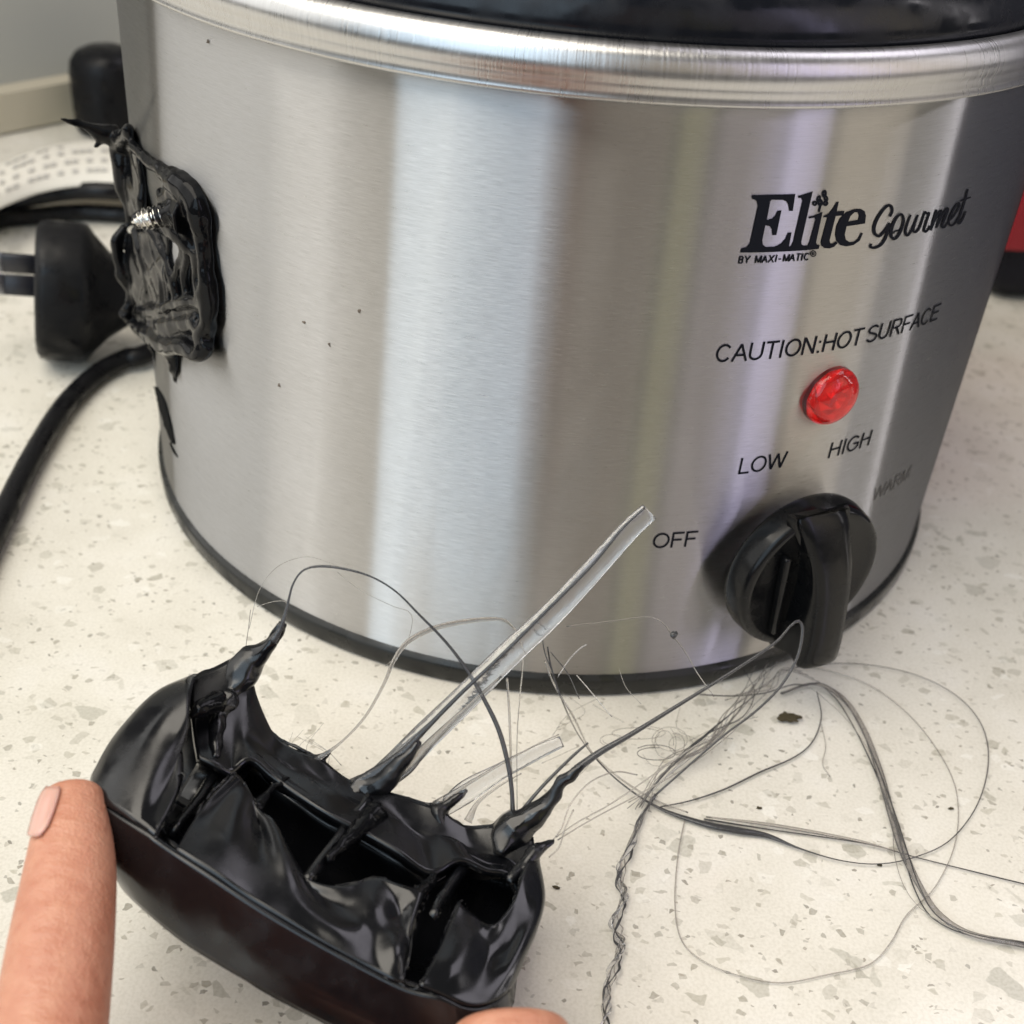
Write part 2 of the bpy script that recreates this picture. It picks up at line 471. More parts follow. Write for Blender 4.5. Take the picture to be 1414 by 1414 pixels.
def knob():
    TH2 = R(29.0); n2 = Vector((math.sin(TH2), -math.cos(TH2), 0)); t2 = Vector((math.cos(TH2), math.sin(TH2), 0))
    def KF(spin):
        m = Matrix.Identity(4); ta = t2 * math.cos(spin) + uF * math.sin(spin); ua = -t2 * math.sin(spin) + uF * math.cos(spin)
        for i in range(3): m[i][0], m[i][1], m[i][2], m[i][3] = ta[i], ua[i], n2[i], (n2 * (RB + .0038) + uF * .0362)[i]
        return m
    p = [(.0, -.0040), (.0115, -.0040), (.0118, -.0002), (.0174, .0002), (.0181, .0010), (.0183, .0022), (.0179, .0058), (.0175, .0068), (.0167, .0073), (.0155, .0070), (.006, .0066), (0, .0066)]
    v, f = lathe(p, 96, KF(0)); k = obj('control_knob', v, f, KNOB, cooker)
    KM = KF(R(-3))
    # pointer grip: lofted bar, proud at its lower end
    ys = [.0178, .0168, .0145, .0105, .006, 0, -.006, -.0115, -.0158, -.0176, -.0181]
    hs = [.0072, .0080, .0092, .0108, .0124, .0138, .0150, .0160, .0163, .0158, .0148]
    wt = [.0062, .0066, .0066, .0060, .0054, .0050, .0048, .0048, .0049, .0049, .0046]
    xo = [-.0030, -.0028, -.0020, -.0008, .0004, .0012, .0014, .0014, .0012, .0012, .0012]
    wb = [.0078, .0080, .0078, .0066, .0055, .0052, .0052, .0055, .0060, .0062, .0060]
    A = spline(np.array(list(zip(ys, hs, wt, wb, xo))), 4)
    V, F = [], []
    for y, h, a, b, x0 in A:
        b0 = .0055
        sec = [(-b, b0), (-b*.9, b0 + .002), (-a * .82, (h + b0) / 2), (-a, h - .0012), (-a + .0009, h - .0002), (-a*.5, h + .0002), (0, h + .0003), (a*.5, h + .0002), (a - .0009, h - .0002), (a, h - .0012), (a * .82, (h + b0) / 2), (b*.9, b0 + .002), (b, b0)]
        V += [KM @ Vector((x + x0, y, z)) for x, z in sec]
    m = 13
    for i in range(len(A) - 1):
        for j in range(m - 1): F.append((i*m + j, i*m + j + 1, (i+1)*m + j + 1, (i+1)*m + j))
    F.append(tuple(range(m))); F.append(tuple((len(A)-1)*m + j for j in range(m - 1, -1, -1)))
    obj('grip', V, F, KNOB, k)
    v, f = rbox(.0016, .021, .0022, .0005, 2, KM @ Matrix.Translation((-.0085, -.002, .0077)) @ Matrix.Rotation(R(7), 4, 'Z')); obj('ridge', v, f, KNOB, k)
knob()

def indicator():
    LM = face_frame(.0755)
    p = [(.0064, -.001), (.0064, .0006), (.0062, .0016), (.0056, .0026), (.0045, .0034), (.003, .0039), (.0014, .0041), (0, .00415)]
    v, f = lathe(p, 48, LM); n = len(v)
    o = obj('indicator_light', v, f, LENS, cooker)
    V, F = [], []
    for ring, (r, z) in enumerate([(.0058, .0004), (.0048, .0017), (.0034, .0011), (.0018, .0020), (.0001, .0014)]):
        for k in range(10):
            a = 2*PI*(k + .5 * (ring % 2)) / 10; V.append(LM @ Vector((r*math.cos(a), r*math.sin(a), z)))
    for i in range(4):
        for k in range(10): F.append((i*10 + k, i*10 + (k+1) % 10, (i+1)*10 + (k+1) % 10, (i+1)*10 + k))
    obj('reflector', V, F, LENSIN, o, smooth=False)
indicator()

# --- lettering -------------------------------------------------------------
def arc(cx, cy, rx, ry, a0, a1, n=14):
    return [(cx + rx * math.cos(R(a0 + (a1 - a0) * i / n)), cy + ry * math.sin(R(a0 + (a1 - a0) * i / n))) for i in range(n + 1)]
T = .065
GL = {   # stroke skeletons, cap height 1: (advance, [polylines])
    'C': (1.0, [arc(.50, .5, .39, .44, 38, 322, 22)]), 'O': (1.08, [arc(.54, .5, .44, .44, 0, 360, 28)]),
    'A': (.93, [[(.04, 0), (.465, .94)], [(.465, .94), (.89, 0)], [(.20, .35), (.73, .35)]]),
    'U': (1.0, [[(.13, 1), (.13, .38)] + arc(.49, .36, .36, .30, 180, 360, 14)[1:] + [(.85, .38), (.85, 1)]]),
    'T': (.85, [[(.03, .94), (.82, .94)], [(.425, .9), (.425, 0)]]), 'I': (.39, [[(.195, 1), (.195, 0)]]),
    'N': (1.0, [[(.14, 0), (.14, 1)], [(.14, .97), (.85, .03)], [(.85, 0), (.85, 1)]]),
    ':': (.39, [[(.19, 0), (.19, .13)], [(.19, .56), (.19, .69)]]), 'H': (1.0, [[(.14, 0), (.14, 1)], [(.85, 0), (.85, 1)], [(.14, .53), (.85, .53)]]),
    'S': (.93, [arc(.46, .72, .34, .225, 20, 200, 12)[:] + [(.17, .60), (.46, .51), (.72, .42)] + arc(.46, .28, .36, .225, 20, -165, 12)]),
    'R': (1.0, [[(.14, 0), (.14, 1)], [(.14, .94), (.60, .94)] + arc(.60, .715, .25, .225, 90, -90, 10) + [(.14, .49)], [(.50, .49), (.90, 0)]]),
    'F': (.85, [[(.14, 0), (.14, 1)], [(.14, .94), (.80, .94)], [(.14, .50), (.70, .50)]]),
    'E': (.93, [[(.14, 0), (.14, 1)], [(.14, .94), (.85, .94)], [(.14, .52), (.80, .52)], [(.14, .06), (.87, .06)]]),
    'L': (.78, [[(.13, 1), (.13, .06)], [(.08, .06), (.74, .06)]]),
    'W': (1.32, [[(.05, 1), (.34, .04)], [(.34, .04), (.66, .96)], [(.66, .96), (.98, .04)], [(.98, .04), (1.27, 1)]]),
    'G': (1.08, [arc(.53, .5, .43, .44, 40, 330, 22), [(.93, .20), (.93, .48)], [(.56, .48), (.99, .48)]]),
    'M': (1.16, [[(.13, 0), (.13, 1)], [(.13, .97), (.58, .05)], [(.58, .05), (1.03, .97)], [(1.03, 0), (1.03, 1)]]),
    'B': (.93, [[(.13, 0), (.13, 1)], [(.13, .94), (.52, .94)] + arc(.54, .73, .25, .21, 90, -90, 8) + [(.13, .52)], [(.5, .52)] + arc(.55, .29, .28, .23, 90, -90, 8) + [(.13, .06)]]),
    'Y': (.93, [[(.04, 1), (.465, .42)], [(.465, .42), (.89, 1)], [(.465, .44), (.465, 0)]]),
    'X': (.93, [[(.05, 0), (.86, 1)], [(.07, 1), (.88, 0)]]), '-': (.46, [[(.06, .36), (.40, .36)]]), ' ': (.28, []),
}
def strip(poly, wd, closed=False):
    """2-D stroke outline -> quads (points, faces)"""
    P = np.array(poly, float)
    Tn = np.gradient(P, axis=0) if len(P) > 2 else np.repeat((P[1] - P[0])[None], 2, 0)
    if len(P) > 2 and np.allclose(P[0], P[-1]): Tn[0] = Tn[-1] = P[1] - P[-2]
    Tn = Tn / (np.linalg.norm(Tn, axis=1)[:, None] + 1e-12)
    N = np.stack([-Tn[:, 1], Tn[:, 0]], 1)
    ww = np.array(wd if hasattr(wd, '__len__') else [wd] * len(P))[:, None] / 2
    a, b = P + N * ww, P - N * ww
    v = []
    for i in range(len(P)): v += [a[i], b[i]]
    return v, [(2*i, 2*i + 1, 2*i + 3, 2*i + 2) for i in range(len(P) - 1)]
def dense(poly, step):
    out = [poly[0]]
    for p, q in zip(poly[:-1], poly[1:]):
        n = max(1, int(math.hypot(q[0]-p[0], q[1]-p[1]) / step))
        out += [(p[0] + (q[0]-p[0])*k/n, p[1] + (q[1]-p[1])*k/n) for k in range(1, n + 1)]
    return out
class Print:
    """flat print lying on the curved steel; every stroke a hair above the one before"""
    def __init__(s): s.b = Bag(); s.k = 0
    def strokes(s, polys, wd, mp, step=.15):
        for p in polys:
            v, f = strip(dense(p, step), wd)
            s.k += 1; r = RB + .00010 + .000002 * (s.k % 24)
            s.b.add([wrap(*mp(*q), r) for q in v], f)
    def fill(s, loops, mp):
        tri = tessellate_polygon([[Vector((x, y, 0)) for x, y in l] for l in loops])
        pts = [p for l in loops for p in l]
        bm = bmesh.new(); vs = [bm.verts.new((*mp(*p), 0)) for p in pts]
        for t in tri:
            try: bm.faces.new([vs[i] for i in t])
            except ValueError: pass
        xs = [q.co.x for q in bm.verts]
        x = min(xs)
        while x < max(xs):
            x += .0009
            bmesh.ops.bisect_plane(bm, geom=bm.verts[:] + bm.edges[:] + bm.faces[:], plane_co=(x, 0, 0), plane_no=(1, 0, 0))
        s.k += 1; r = RB + .00010 + .000002 * (s.k % 24)
        bm.verts.index_update()
        s.b.add([wrap(q.co.x, q.co.y, r) for q in bm.verts], [tuple(q.index for q in g.verts) for g in bm.faces]); bm.free()
    def build(s, name, mat, label=None):
        o = s.b.build(name, mat, cooker, smooth=True)
        if label: o['label'] = label
        return o
def text_width(t): return sum(GL[c][0] for c in t)
def label_text(name, t, u0, u1, z, cap, mat=INK, th=.125, label=None):
    k = (u1 - u0) / text_width(t); pr = Print(); x = 0
    for c in t:
        adv, st = GL[c]
        pr.strokes([[(px + x, py) for px, py in p] for p in st], th, lambda a, b: (u0 + a * k, z + b * cap), .12)
        x += adv
    return pr.build(name, mat, label)
mm = .001
label_text('caution_lettering', 'CAUTION:HOT SURFACE', 29.3*mm, 87.6*mm, 85.9*mm, 3.9*mm)
label_text('setting_lettering', 'OFF', 23.3*mm, 33.4*mm, 41.7*mm, 4.0*mm)
label_text('setting_lettering', 'LOW', 39.4*mm, 50.8*mm, 59.2*mm, 4.0*mm)
label_text('setting_lettering', 'HIGH', 62.0*mm, 75.0*mm, 58.9*mm, 4.0*mm)
label_text('setting_lettering', 'WARM', 82.4*mm, 99.0*mm, 40.9*mm, 3.9*mm, INK_FADED, label='faded grey lettering')

def logo():
    m1 = lambda x, y: arcz(1010 + x / 7.07, 250 + y / 7.07)
    m2 = lambda x, y: arcz(1190 + x / 8.8375, 250 + y / 8.8375)
    def sm(p): return [tuple(q) for q in p]
    p = Print()
    p.fill([[(195, 142), (203, 134), (622, 123), (598, 290), (562, 290), (556, 235), (535, 195), (500, 182), (390, 180), (378, 198), (344, 378), (400, 362), (430, 330), (447, 288), (487, 284), (437, 525), (398, 526), (394, 470), (372, 438), (330, 430), (300, 575), (306, 620), (335, 642), (420, 638), (485, 606), (525, 560), (550, 502), (586, 498), (560, 640), (552, 684), (85, 697), (95, 655), (150, 640), (178, 600), (256, 240), (246, 196), (225, 178), (200, 176)]], m1)
    p.fill([[(648, 142), (700, 128), (792, 98), (680, 590), (684, 618), (705, 628), (736, 624), (736, 673), (548, 684), (556, 638), (582, 628), (600, 590), (692, 190), (680, 166), (652, 162)]], m1)
    p.fill([[(750, 346), (800, 335), (888, 300), (824, 596), (832, 618), (860, 622), (850, 660), (734, 671), (740, 632), (760, 590), (820, 375), (806, 356), (755, 364)]], m1)
    p.fill([[(898, 340), (950, 312), (990, 262), (1025, 202), (1046, 198), (1026, 292), (1102, 288), (1088, 334), (1016, 340), (956, 575), (962, 606), (985, 608), (1020, 585), (1032, 606), (1000, 640), (955, 656), (905, 652), (876, 630), (872, 590), (936, 352), (893, 352)]], m1)
    p.fill([[(1012, 520), (1024, 440), (1060, 360), (1120, 300), (1200, 270), (1262, 270), (1298, 292), (1310, 335), (1302, 412), (1122, 440), (1104, 520), (1114, 570), (1150, 594), (1200, 586), (1240, 552), (1262, 500), (1282, 508), (1250, 580), (1190, 622), (1120, 636), (1060, 624), (1024, 584)],
            [(1138, 392), (1236, 376), (1246, 335), (1232, 304), (1200, 302), (1160, 340)]], m1)
    for cx, cy, a, b, t in [(905, 122, 24, 40, 10), (850, 170, 20, 36, 25), (812, 216, 26, 26, 0), (920, 165, 22, 34, -20), (915, 216, 30, 26, -15), (865, 208, 26, 38, 0)]:
        ct, st = math.cos(R(t)), math.sin(R(t))
        p.fill([[(cx + a*math.cos(q)*ct - b*math.sin(q)*st, cy + a*math.cos(q)*st + b*math.sin(q)*ct) for q in np.linspace(0, 2*PI, 16, endpoint=False)],
                [(cx + 6*math.cos(q), cy + 8*math.sin(q)) for q in np.linspace(0, 2*PI, 8, endpoint=False)]], m1)
    p.strokes([[(868, 235), (852, 300)]], 20, m1, 10)
    # the maker's line in narrow slanted capitals
    for c, x0, x1, y in [('B', 62, 108, 803), ('Y', 118, 172, 800), ('M', 222, 288, 797), ('A', 292, 345, 795), ('X', 352, 410, 793), ('I', 414, 442, 790), ('-', 446, 484, 785), ('M', 496, 560, 784), ('A', 560, 612, 780), ('T', 620, 668, 777), ('I', 668, 694, 775), ('C', 700, 752, 772)]:
        adv, st = GL[c]; k = (x1 - x0) / adv
        p.strokes([[(x0 + q[0]*k + q[1]*16, y - q[1]*72) for q in s] for s in st], 13, m1, 9)
    p.strokes([[(795 + 27*math.cos(a), 706 + 28*math.sin(a)) for a in np.linspace(0, 2*PI, 20)], [(786, 722), (789, 692)], [(789, 693), (803, 697), (802, 706), (788, 708)], [(796, 708), (804, 722)]], 8, m1, 9)
    def G(pts, w0=27):
        q = spline(pts, 6); n = len(q)
        wv = [w0 * (.8 + .25 * math.sin(PI * i / (n - 1))) for i in range(n)]
        v, f = strip(q, wv); p.k += 1; r = RB + .0001 + .000002 * (p.k % 24)
        p.b.add([wrap(*m2(*a), r) for a in v], f)
    G([(338, 432), (368, 360), (350, 300), (296, 306), (222, 395), (165, 500), (145, 585), (163, 648), (212, 666), (262, 620), (305, 560), (335, 508)], 36)
    G([(337, 506), (318, 590), (286, 690), (232, 770), (160, 808), (104, 800), (112, 760)], 34)
    G([(505, 440), (478, 402), (430, 430), (380, 520), (355, 610), (360, 680), (398, 700), (445, 655), (485, 575), (508, 480), (495, 415)], 34)
    G([(512, 520), (465, 590), (400, 610), (385, 640)], 20)
    G([(594, 408), (552, 520), (530, 610), (545, 660), (585, 630), (630, 540), (682, 410)], 30)
    G([(682, 410), (645, 520), (625, 600), (655, 618), (700, 565), (735, 470), (770, 365)], 30)
    G([(770, 365), (790, 395), (820, 390), (785, 490), (757, 590), (778, 615), (812, 580), (830, 540)], 28)
    G([(910, 345), (880, 450), (838, 602)], 32)
    G([(845, 580), (900, 450), (955, 362), (966, 385), (930, 490), (905, 572)], 29)
    G([(912, 555), (975, 430), (1032, 335), (1046, 352), (1010, 450), (975, 540), (1000, 562), (1045, 505)], 29)
    G([(1055, 490), (1120, 420), (1180, 320), (1186, 268), (1150, 290), (1085, 405), (1058, 495), (1080, 540), (1130, 515), (1180, 440)], 25)
    G([(1290, 96), (1250, 250), (1200, 400), (1168, 490), (1188, 512), (1230, 450), (1265, 365)], 28)
    G([(1196, 242), (1255, 218), (1325, 194)], 22)
    p.build('logo_lettering', INK)
logo()

# ------------------------------------------------------------------ melted handle mount on the left of the pot
def mount():
    b = Bag()
    def P(x, y, h):
        q = on_pot(x, y); return q + radial(q) * h * mm
    def T(pts, sides=8, n=5):       # (x, y, radius px, height mm)
        W, rr = [], []
        for x, y, r, h in pts:
            q = P(x, y, h); W.append(q); rr.append(r * 1.3 * (1 + .5 * nz(q, 260, 4.)) / FPX * .265)
        v, f = tube(W, rr, sides, n)
        b.add([np.array(p) + np.array([nz(p, 300, k) for k in (1., 5., 9.)]) * .0006 for p in v], f)
    # right-hand outer band
    T([(188, 196, 5, 1), (205, 218, 7, .6), (226, 234, 10, .6), (250, 250, 13, .8), (272, 268, 15, 1), (282, 295, 15, 1), (286, 330, 13, 1), (291, 370, 10, 1), (294, 405, 11, 1), (294, 440, 13, 1), (286, 468, 14, 1.2)])
    T([(236, 262, 8, .8), (255, 272, 12, .8), (272, 290, 12, .5)])
    T([(226, 262, 6, .8), (236, 272, 7, 1.6), (252, 262, 6, 1.2)])
    # bosses round the screw
    T([(226, 300, 10, 6), (240, 296, 14, 3.5), (256, 292, 18, 1.5), (268, 298, 20, .5)])
    T([(246, 312, 14, 1), (262, 322, 14, 1), (272, 345, 9, .6)])
    # struts
    T([(214, 312, 7, 1.5), (224, 335, 6, 1), (236, 362, 6, .6), (246, 392, 7, .6), (250, 420, 8, .8)])
    T([(254, 316, 7, 1), (256, 345, 6, .6), (248, 372, 5, .6), (240, 400, 6, .6)])
    T([(278, 345, 8, .6), (276, 375, 6, .5), (283, 405, 8, .6), (290, 425, 9, 1)])
    T([(196, 315, 8, 1.5), (204, 350, 7, 1), (208, 385, 6, .8), (206, 420, 7, 1)])
    T([(212, 330, 4, .5), (222, 368, 4, .5), (228, 400, 5, .5), (226, 424, 7, .8)])
    T([(234, 356, 4, .4), (214, 372, 4, .4), (206, 390, 4, .6)])
    # left wall, standing proud past the edge of the pot
    T([(184, 170, 3, 1), (186, 182, 7, 1.5), (180, 198, 11, 2), (178, 225, 11, 2), (182, 255, 10, 2), (188, 285, 9, 1.8), (190, 310, 7, 1.5)])
    T([(197, 222, 4, .6), (200, 250, 5, .6), (203, 280, 6, 1), (200, 305, 6, 1)])
    T([(176, 188, 12, 2.5), (160, 184, 10, 3), (148, 176, 7, 4), (136, 172, 4, 5), (122, 164, 2, 6)])
    T([(160, 192, 6, 3), (150, 204, 3, 3)])
    T([(142, 172, 3, 4), (133, 163, 2.2, 5), (118, 163, 1.2, 6)])
    T([(183, 312, 5, 2), (176, 330, 7, 2.5), (176, 350, 9, 2.5), (182, 378, 8, 2), (190, 405, 7, 1.6), (186, 428, 8, 2)])
    T([(180, 330, 5, 2), (196, 352, 5, 1.4), (192, 372, 5, 1.4)])
    # bowl of sagged plastic and its lower lip
    T([(184, 430, 8, 2.6), (200, 446, 9, 2.2), (220, 462, 10, 2), (243, 476, 9, 2), (266, 474, 9, 2.6), (288, 484, 10, 2.8), (299, 470, 8, 2)])
    T([(206, 430, 9, 1.4), (228, 428, 8, 1.2), (252, 418, 7, 1.2), (274, 414, 7, 1), (292, 418, 9, 1)])
    T([(210, 444, 9, .8), (234, 450, 14, .2), (262, 448, 19, -.6), (284, 446, 16, 0)])
    T([(240, 474, 11, 1.4), (243, 494, 8, .8), (243, 512, 5, .4), (242, 526, 3.5, .2)])
    T([(258, 318, 6, .5), (262, 350, 7, .4), (258, 378, 6, .4), (262, 404, 8, .5)])
    T([(212, 466, 5, 1.4), (214, 490, 2.5, .3), (216, 510, 1.5, 0)])
    for q in ([[(181, 200), (190, 202), (196, 206)], [(180, 250), (190, 252), (199, 256)], [(186, 300), (196, 300), (206, 300)]],
              [[(180, 322), (206, 318), (236, 322)], [(178, 370), (206, 372), (236, 368)], [(188, 422), (210, 424), (238, 418)]],
              [[(262, 300), (278, 300), (292, 304)], [(272, 350), (284, 352), (296, 354)], [(278, 398), (288, 400), (300, 402)]],
              [[(204, 436), (250, 424), (296, 418)], [(212, 456), (250, 458), (300, 452)], [(232, 474), (262, 474), (296, 478)]]):
        G = grid_interp([[P(x, y, .45) for x, y in r_] for r_ in q], 7, 7); b.add(*sheet(G, .0012, .0011, 170, 4.))
    o = b.build('melted_handle_mount', MELT, cooker)
    o['label'] = 'melted glossy black plastic left where the handle tore off'
    melt(o, .00042, 9)
    # burnt streaks running down below
    s = Bag()
    q = [[(214, 534), (217, 534), (219, 535)], [(217, 548), (222, 547), (227, 549)], [(222, 566), (228, 565), (233, 569)], [(228, 586), (233, 586), (238, 589)], [(234, 602), (237, 602), (241, 605)], [(239, 612), (240, 612), (242, 613)]]
    s.add(*sheet(grid_interp([[P(x, y, .12) for x, y in r_] for r_ in q], 4, 4), .0005, .0003, 500, 2.))
    s.add(*tube([P(236, 612, .1), P(241, 622, .1), P(246, 631, .1)], [.0003, .0005, .0002], 6, 4))
    r_ = s.build('soot_streak', SOOT, cooker)
    r_['label'] = 'black smear of melted plastic below the torn mount'
    # small specks on the steel
    for x, y in [(497, 429), (420, 445), (455, 476), (288, 57), (386, 532)]:
        q = on_pot(x, y); v, f = ball(q, [.0004, .00018, .0004], 5); v = [np.array(p) + np.array([nz(p, 2200, k) for k in (1, 5, 9)]) * .00028 for p in v]; obj('plastic_speck', v, f, SPECK, cooker)
    # the screw, point outwards
    a, t = P(256, 291, 1.0), P(181, 307, 16)
    t = at(181, 307, .258); d = (t - a); L = np.linalg.norm(d); d /= L
    u = np.cross(d, [0, 0, 1]); u /= np.linalg.norm(u); q = np.cross(d, u)
    V, F = [], []
    n, m = 110, 12
    for i in range(n):
        s_ = i / (n - 1); r0 = .00165 * min(1, (1 - s_) / .28 + .02)
        for k in range(m):
            an = 2*PI*k/m
            ph = (s_ * 9.0 - k / m) % 1.0
            th = max(0, 1 - abs(ph - .5) / .22) * .00095 * min(1, (1 - s_) / .2)
            V.append(a + d * L * s_ + (r0 + th) * (math.cos(an) * u + math.sin(an) * q))
    for i in range(n - 1):
        for k in range(m): F.append((i*m + k, i*m + (k+1) % m, (i+1)*m + (k+1) % m, (i+1)*m + k))
    F.append(tuple((n-1)*m + k for k in range(m)))
    sc_ = obj('screw', V, F, CHROME, o)
    # plastic stuck in the threads nearer the pot
    W = [a + d * L * s_ for s_ in (0.0, .15, .3, .45, .58)]
    v, f = tube(W, [.0034, .0032, .0025, .0022, .0013], 9, 5)
    v = [np.array(p) + np.array([nz(p, 900, 3), nz(p, 900, 9), nz(p, 900, 5)]) * .0009 for p in v]
    obj('thread_residue', v, f, MELT, o)
mount()

# ------------------------------------------------------------------ the torn-off handle
handle = tag(empty('broken_handle', tuple(at(430, 1200, .195))), 'torn black plastic handle held up in fingers, trailing melted strands', 'broken handle')
def hp(x, y, d): return at(x, y, d)
def shell():
    b = Bag()
    # outer wall: columns from the crease (bottom) to the torn rim
    cols = [
        [(152, 1040, .208), (190, 988, .212), (235, 950, .215), (275, 934, .217)],
        [(130, 1078, .201), (160, 1025, .205), (212, 965, .209), (266, 936, .212)],
        [(140, 1106, .195), (178, 1050, .199), (226, 988, .204), (262, 952, .207)],
        [(175, 1130, .1915), (205, 1075, .196), (238, 1025, .201), (260, 985, .204)],
        [(200, 1146, .190), (222, 1100, .195), (240, 1062, .199), (252, 1028, .202)],
        [(214, 1156, .1895), (232, 1124, .1925), (246, 1092, .196), (250, 1064, .1985)]]
    G = grid_interp([[hp(*p) for p in c] for c in cols], 7, 7); b.add(*sheet(G, .0012, .0002, 60, 3.))
    cols = [
        [(243, 1176, .1888), (262, 1142, .193), (288, 1104, .198), (322, 1068, .203)],
        [(268, 1192, .1880), (286, 1146, .1935), (306, 1108, .199), (330, 1074, .204)],
        [(300, 1212, .1874), (318, 1164, .1925), (332, 1120, .1985), (342, 1092, .203)],
        [(340, 1240, .1868), (354, 1192, .192), (360, 1150, .1990), (358, 1118, .201)],
        [(380, 1264, .1862), (390, 1222, .190), (390, 1182, .1935), (378, 1140, .199)],
        [(430, 1294, .1856), (434, 1262, .188), (428, 1232, .1925), (412, 1204, .1945)],
        [(470, 1316, .1852), (474, 1286, .1872), (472, 1256, .1915), (464, 1226, .1935)],
        [(510, 1338, .1848), (516, 1298, .1882), (519, 1256, .1915), (518, 1214, .1965)],
        [(540, 1354, .1845), (548, 1310, .187), (552, 1266, .193), (552, 1222, .1955)],
        [(556, 1360, .1844), (562, 1320, .1885), (570, 1275, .191), (585, 1232, .1955)]]
    G = grid_interp([[hp(*p) for p in c] for c in cols], 6, 8); b.add(*sheet(G, .0012, .00025, 70, 8.))
    cols = [
        [(578, 1362, .1842), (598, 1326, .188), (616, 1288, .1925), (632, 1248, .197)],
        [(608, 1374, .1842), (628, 1340, .187), (644, 1306, .191), (652, 1266, .1965)],
        [(642, 1390, .1843), (662, 1352, .1885), (674, 1312, .193), (680, 1278, .1955)],
        [(672, 1388, .1858), (692, 1345, .190), (704, 1300, .195), (710, 1242, .2005)],
        [(700, 1366, .1895), (720, 1310, .194), (730, 1262, .1995), (722, 1202, .205)],
        [(716, 1330, .196), (738, 1280, .200), (748, 1236, .2045), (738, 1182, .210)],
        [(705, 1330, .206), (725, 1280, .208), (735, 1236, .211), (742, 1186, .214)]]
    G = grid_interp([[hp(*p) for p in c] for c in cols], 6, 8); b.add(*sheet(G, .0012, .00015, 60, 5.))
    # grip face: from the crease down round the underside
    cols = [
        [(152, 1040, 0.2080), (136, 1085, 0.2035), (148, 1158, 0.2005), (166, 1208, 0.2010)],
        [(130, 1078, 0.2010), (134, 1128, 0.1975), (152, 1182, 0.1955), (176, 1226, 0.1965)],
        [(140, 1106, 0.1950), (152, 1150, 0.1935), (178, 1198, 0.1925), (204, 1254, 0.1935)],
        [(200, 1146, 0.1900), (212, 1188, 0.1903), (232, 1234, 0.1907), (254, 1296, 0.1916)],
        [(243, 1176, 0.1888), (262, 1216, 0.1891), (280, 1262, 0.1895), (300, 1326, 0.1904)],
        [(300, 1212, 0.1874), (318, 1258, 0.1877), (336, 1305, 0.1881), (352, 1356, 0.1890)],
        [(380, 1264, 0.1862), (396, 1312, 0.1865), (412, 1358, 0.1869), (430, 1398, 0.1878)],
        [(470, 1316, 0.1852), (486, 1362, 0.1855), (500, 1404, 0.1859), (515, 1438, 0.1868)],
        [(556, 1360, 0.1844), (572, 1402, 0.1847), (586, 1438, 0.1851), (598, 1464, 0.1860)],
        [(608, 1374, 0.1842), (622, 1412, 0.1845), (634, 1444, 0.1849), (640, 1466, 0.1858)],
        [(642, 1390, 0.1843), (655, 1418, 0.1846), (664, 1440, 0.1850), (666, 1456, 0.1859)],
        [(672, 1388, 0.1858), (680, 1406, 0.1861), (684, 1420, 0.1865), (684, 1430, 0.1874)],
        [(700, 1366, 0.1895), (702, 1378, 0.1898), (702, 1386, 0.1902), (700, 1390, 0.1911)]]
    G = grid_interp([[hp(*p) for p in c] for c in cols], 5, 7); b.add(*sheet(G, .0014, .0002, 60, 1.))
    # far wall: torn rim (top) to its foot inside
    cols = [
        [(262, 940, 0.2155), (262, 975, 0.2130), (266, 1010, 0.2100), (272, 1050, 0.2060)],
        [(298, 924, 0.2180), (296, 965, 0.2150), (296, 1015, 0.2110), (296, 1060, 0.2060)],
        [(336, 910, 0.2200), (330, 960, 0.2170), (322, 1010, 0.2130), (318, 1072, 0.2070)],
        [(350, 960, 0.2190), (346, 994, 0.2160), (344, 1022, 0.2130), (345, 1050, 0.2090)],
        [(374, 1014, 0.2180), (372, 1034, 0.2155), (370, 1047, 0.2135), (378, 1075, 0.2090)],
        [(404, 1036, 0.2175), (400, 1056, 0.2145), (402, 1070, 0.2130), (412, 1100, 0.2080)],
        [(442, 1050, 0.2170), (440, 1079, 0.2145), (444, 1097, 0.2115), (455, 1130, 0.2070)],
        [(480, 1080, 0.2165), (484, 1102, 0.2135), (490, 1118, 0.2120), (505, 1155, 0.2070)],
        [(530, 1094, 0.2160), (534, 1124, 0.2130), (540, 1140, 0.2110), (550, 1180, 0.2060)],
        [(572, 1106, 0.2155), (576, 1141.5, 0.2125), (584, 1162.5, 0.2110), (595, 1210, 0.2060)],
        [(604, 1118, 0.2150), (610, 1155.5, 0.2125), (622, 1162, 0.2120), (635, 1190, 0.2080)],
        [(640, 1142, 0.2150), (648, 1171.5, 0.2125), (660, 1182, 0.2120), (672, 1204, 0.2080)],
        [(690, 1142, 0.2150), (694, 1179.5, 0.2130), (700, 1192, 0.2120), (704, 1214, 0.2085)],
        [(736, 1160, 0.2150), (738, 1194, 0.2130), (736, 1226, 0.2110), (728, 1266, 0.2080)]]
    G = grid_interp([[hp(*p) for p in c] for c in cols], 5, 7); b.add(*sheet(G, .0013, .0004, 110, 12.))
    # floor of the hollow, and the back of the handle
    top = [c[3] for c in cols]
    bot = [(205, 1120, .197), (222, 1150, .1935), (250, 1180, .191), (300, 1214, .1895), (345, 1245, .1888), (385, 1268, .188), (432, 1296, .1875), (472, 1318, .187), (515, 1340, .187), (560, 1360, .1865), (610, 1374, .1865), (650, 1380, .187), (685, 1368, .190), (706, 1340, .196)]
    cl = [[hp(*p), hp(p[0]*.8 + q[0]*.2, p[1]*.8 + q[1]*.2 + 8, p[2] + .011), hp(p[0]*.45 + q[0]*.55, p[1]*.45 + q[1]*.55 + 22, p[2] + .0215), hp(q[0], q[1] + 4, q[2] + .0125), hp(q[0], q[1] - 10, q[2] + .0015)] for p, q in zip(bot, top)]
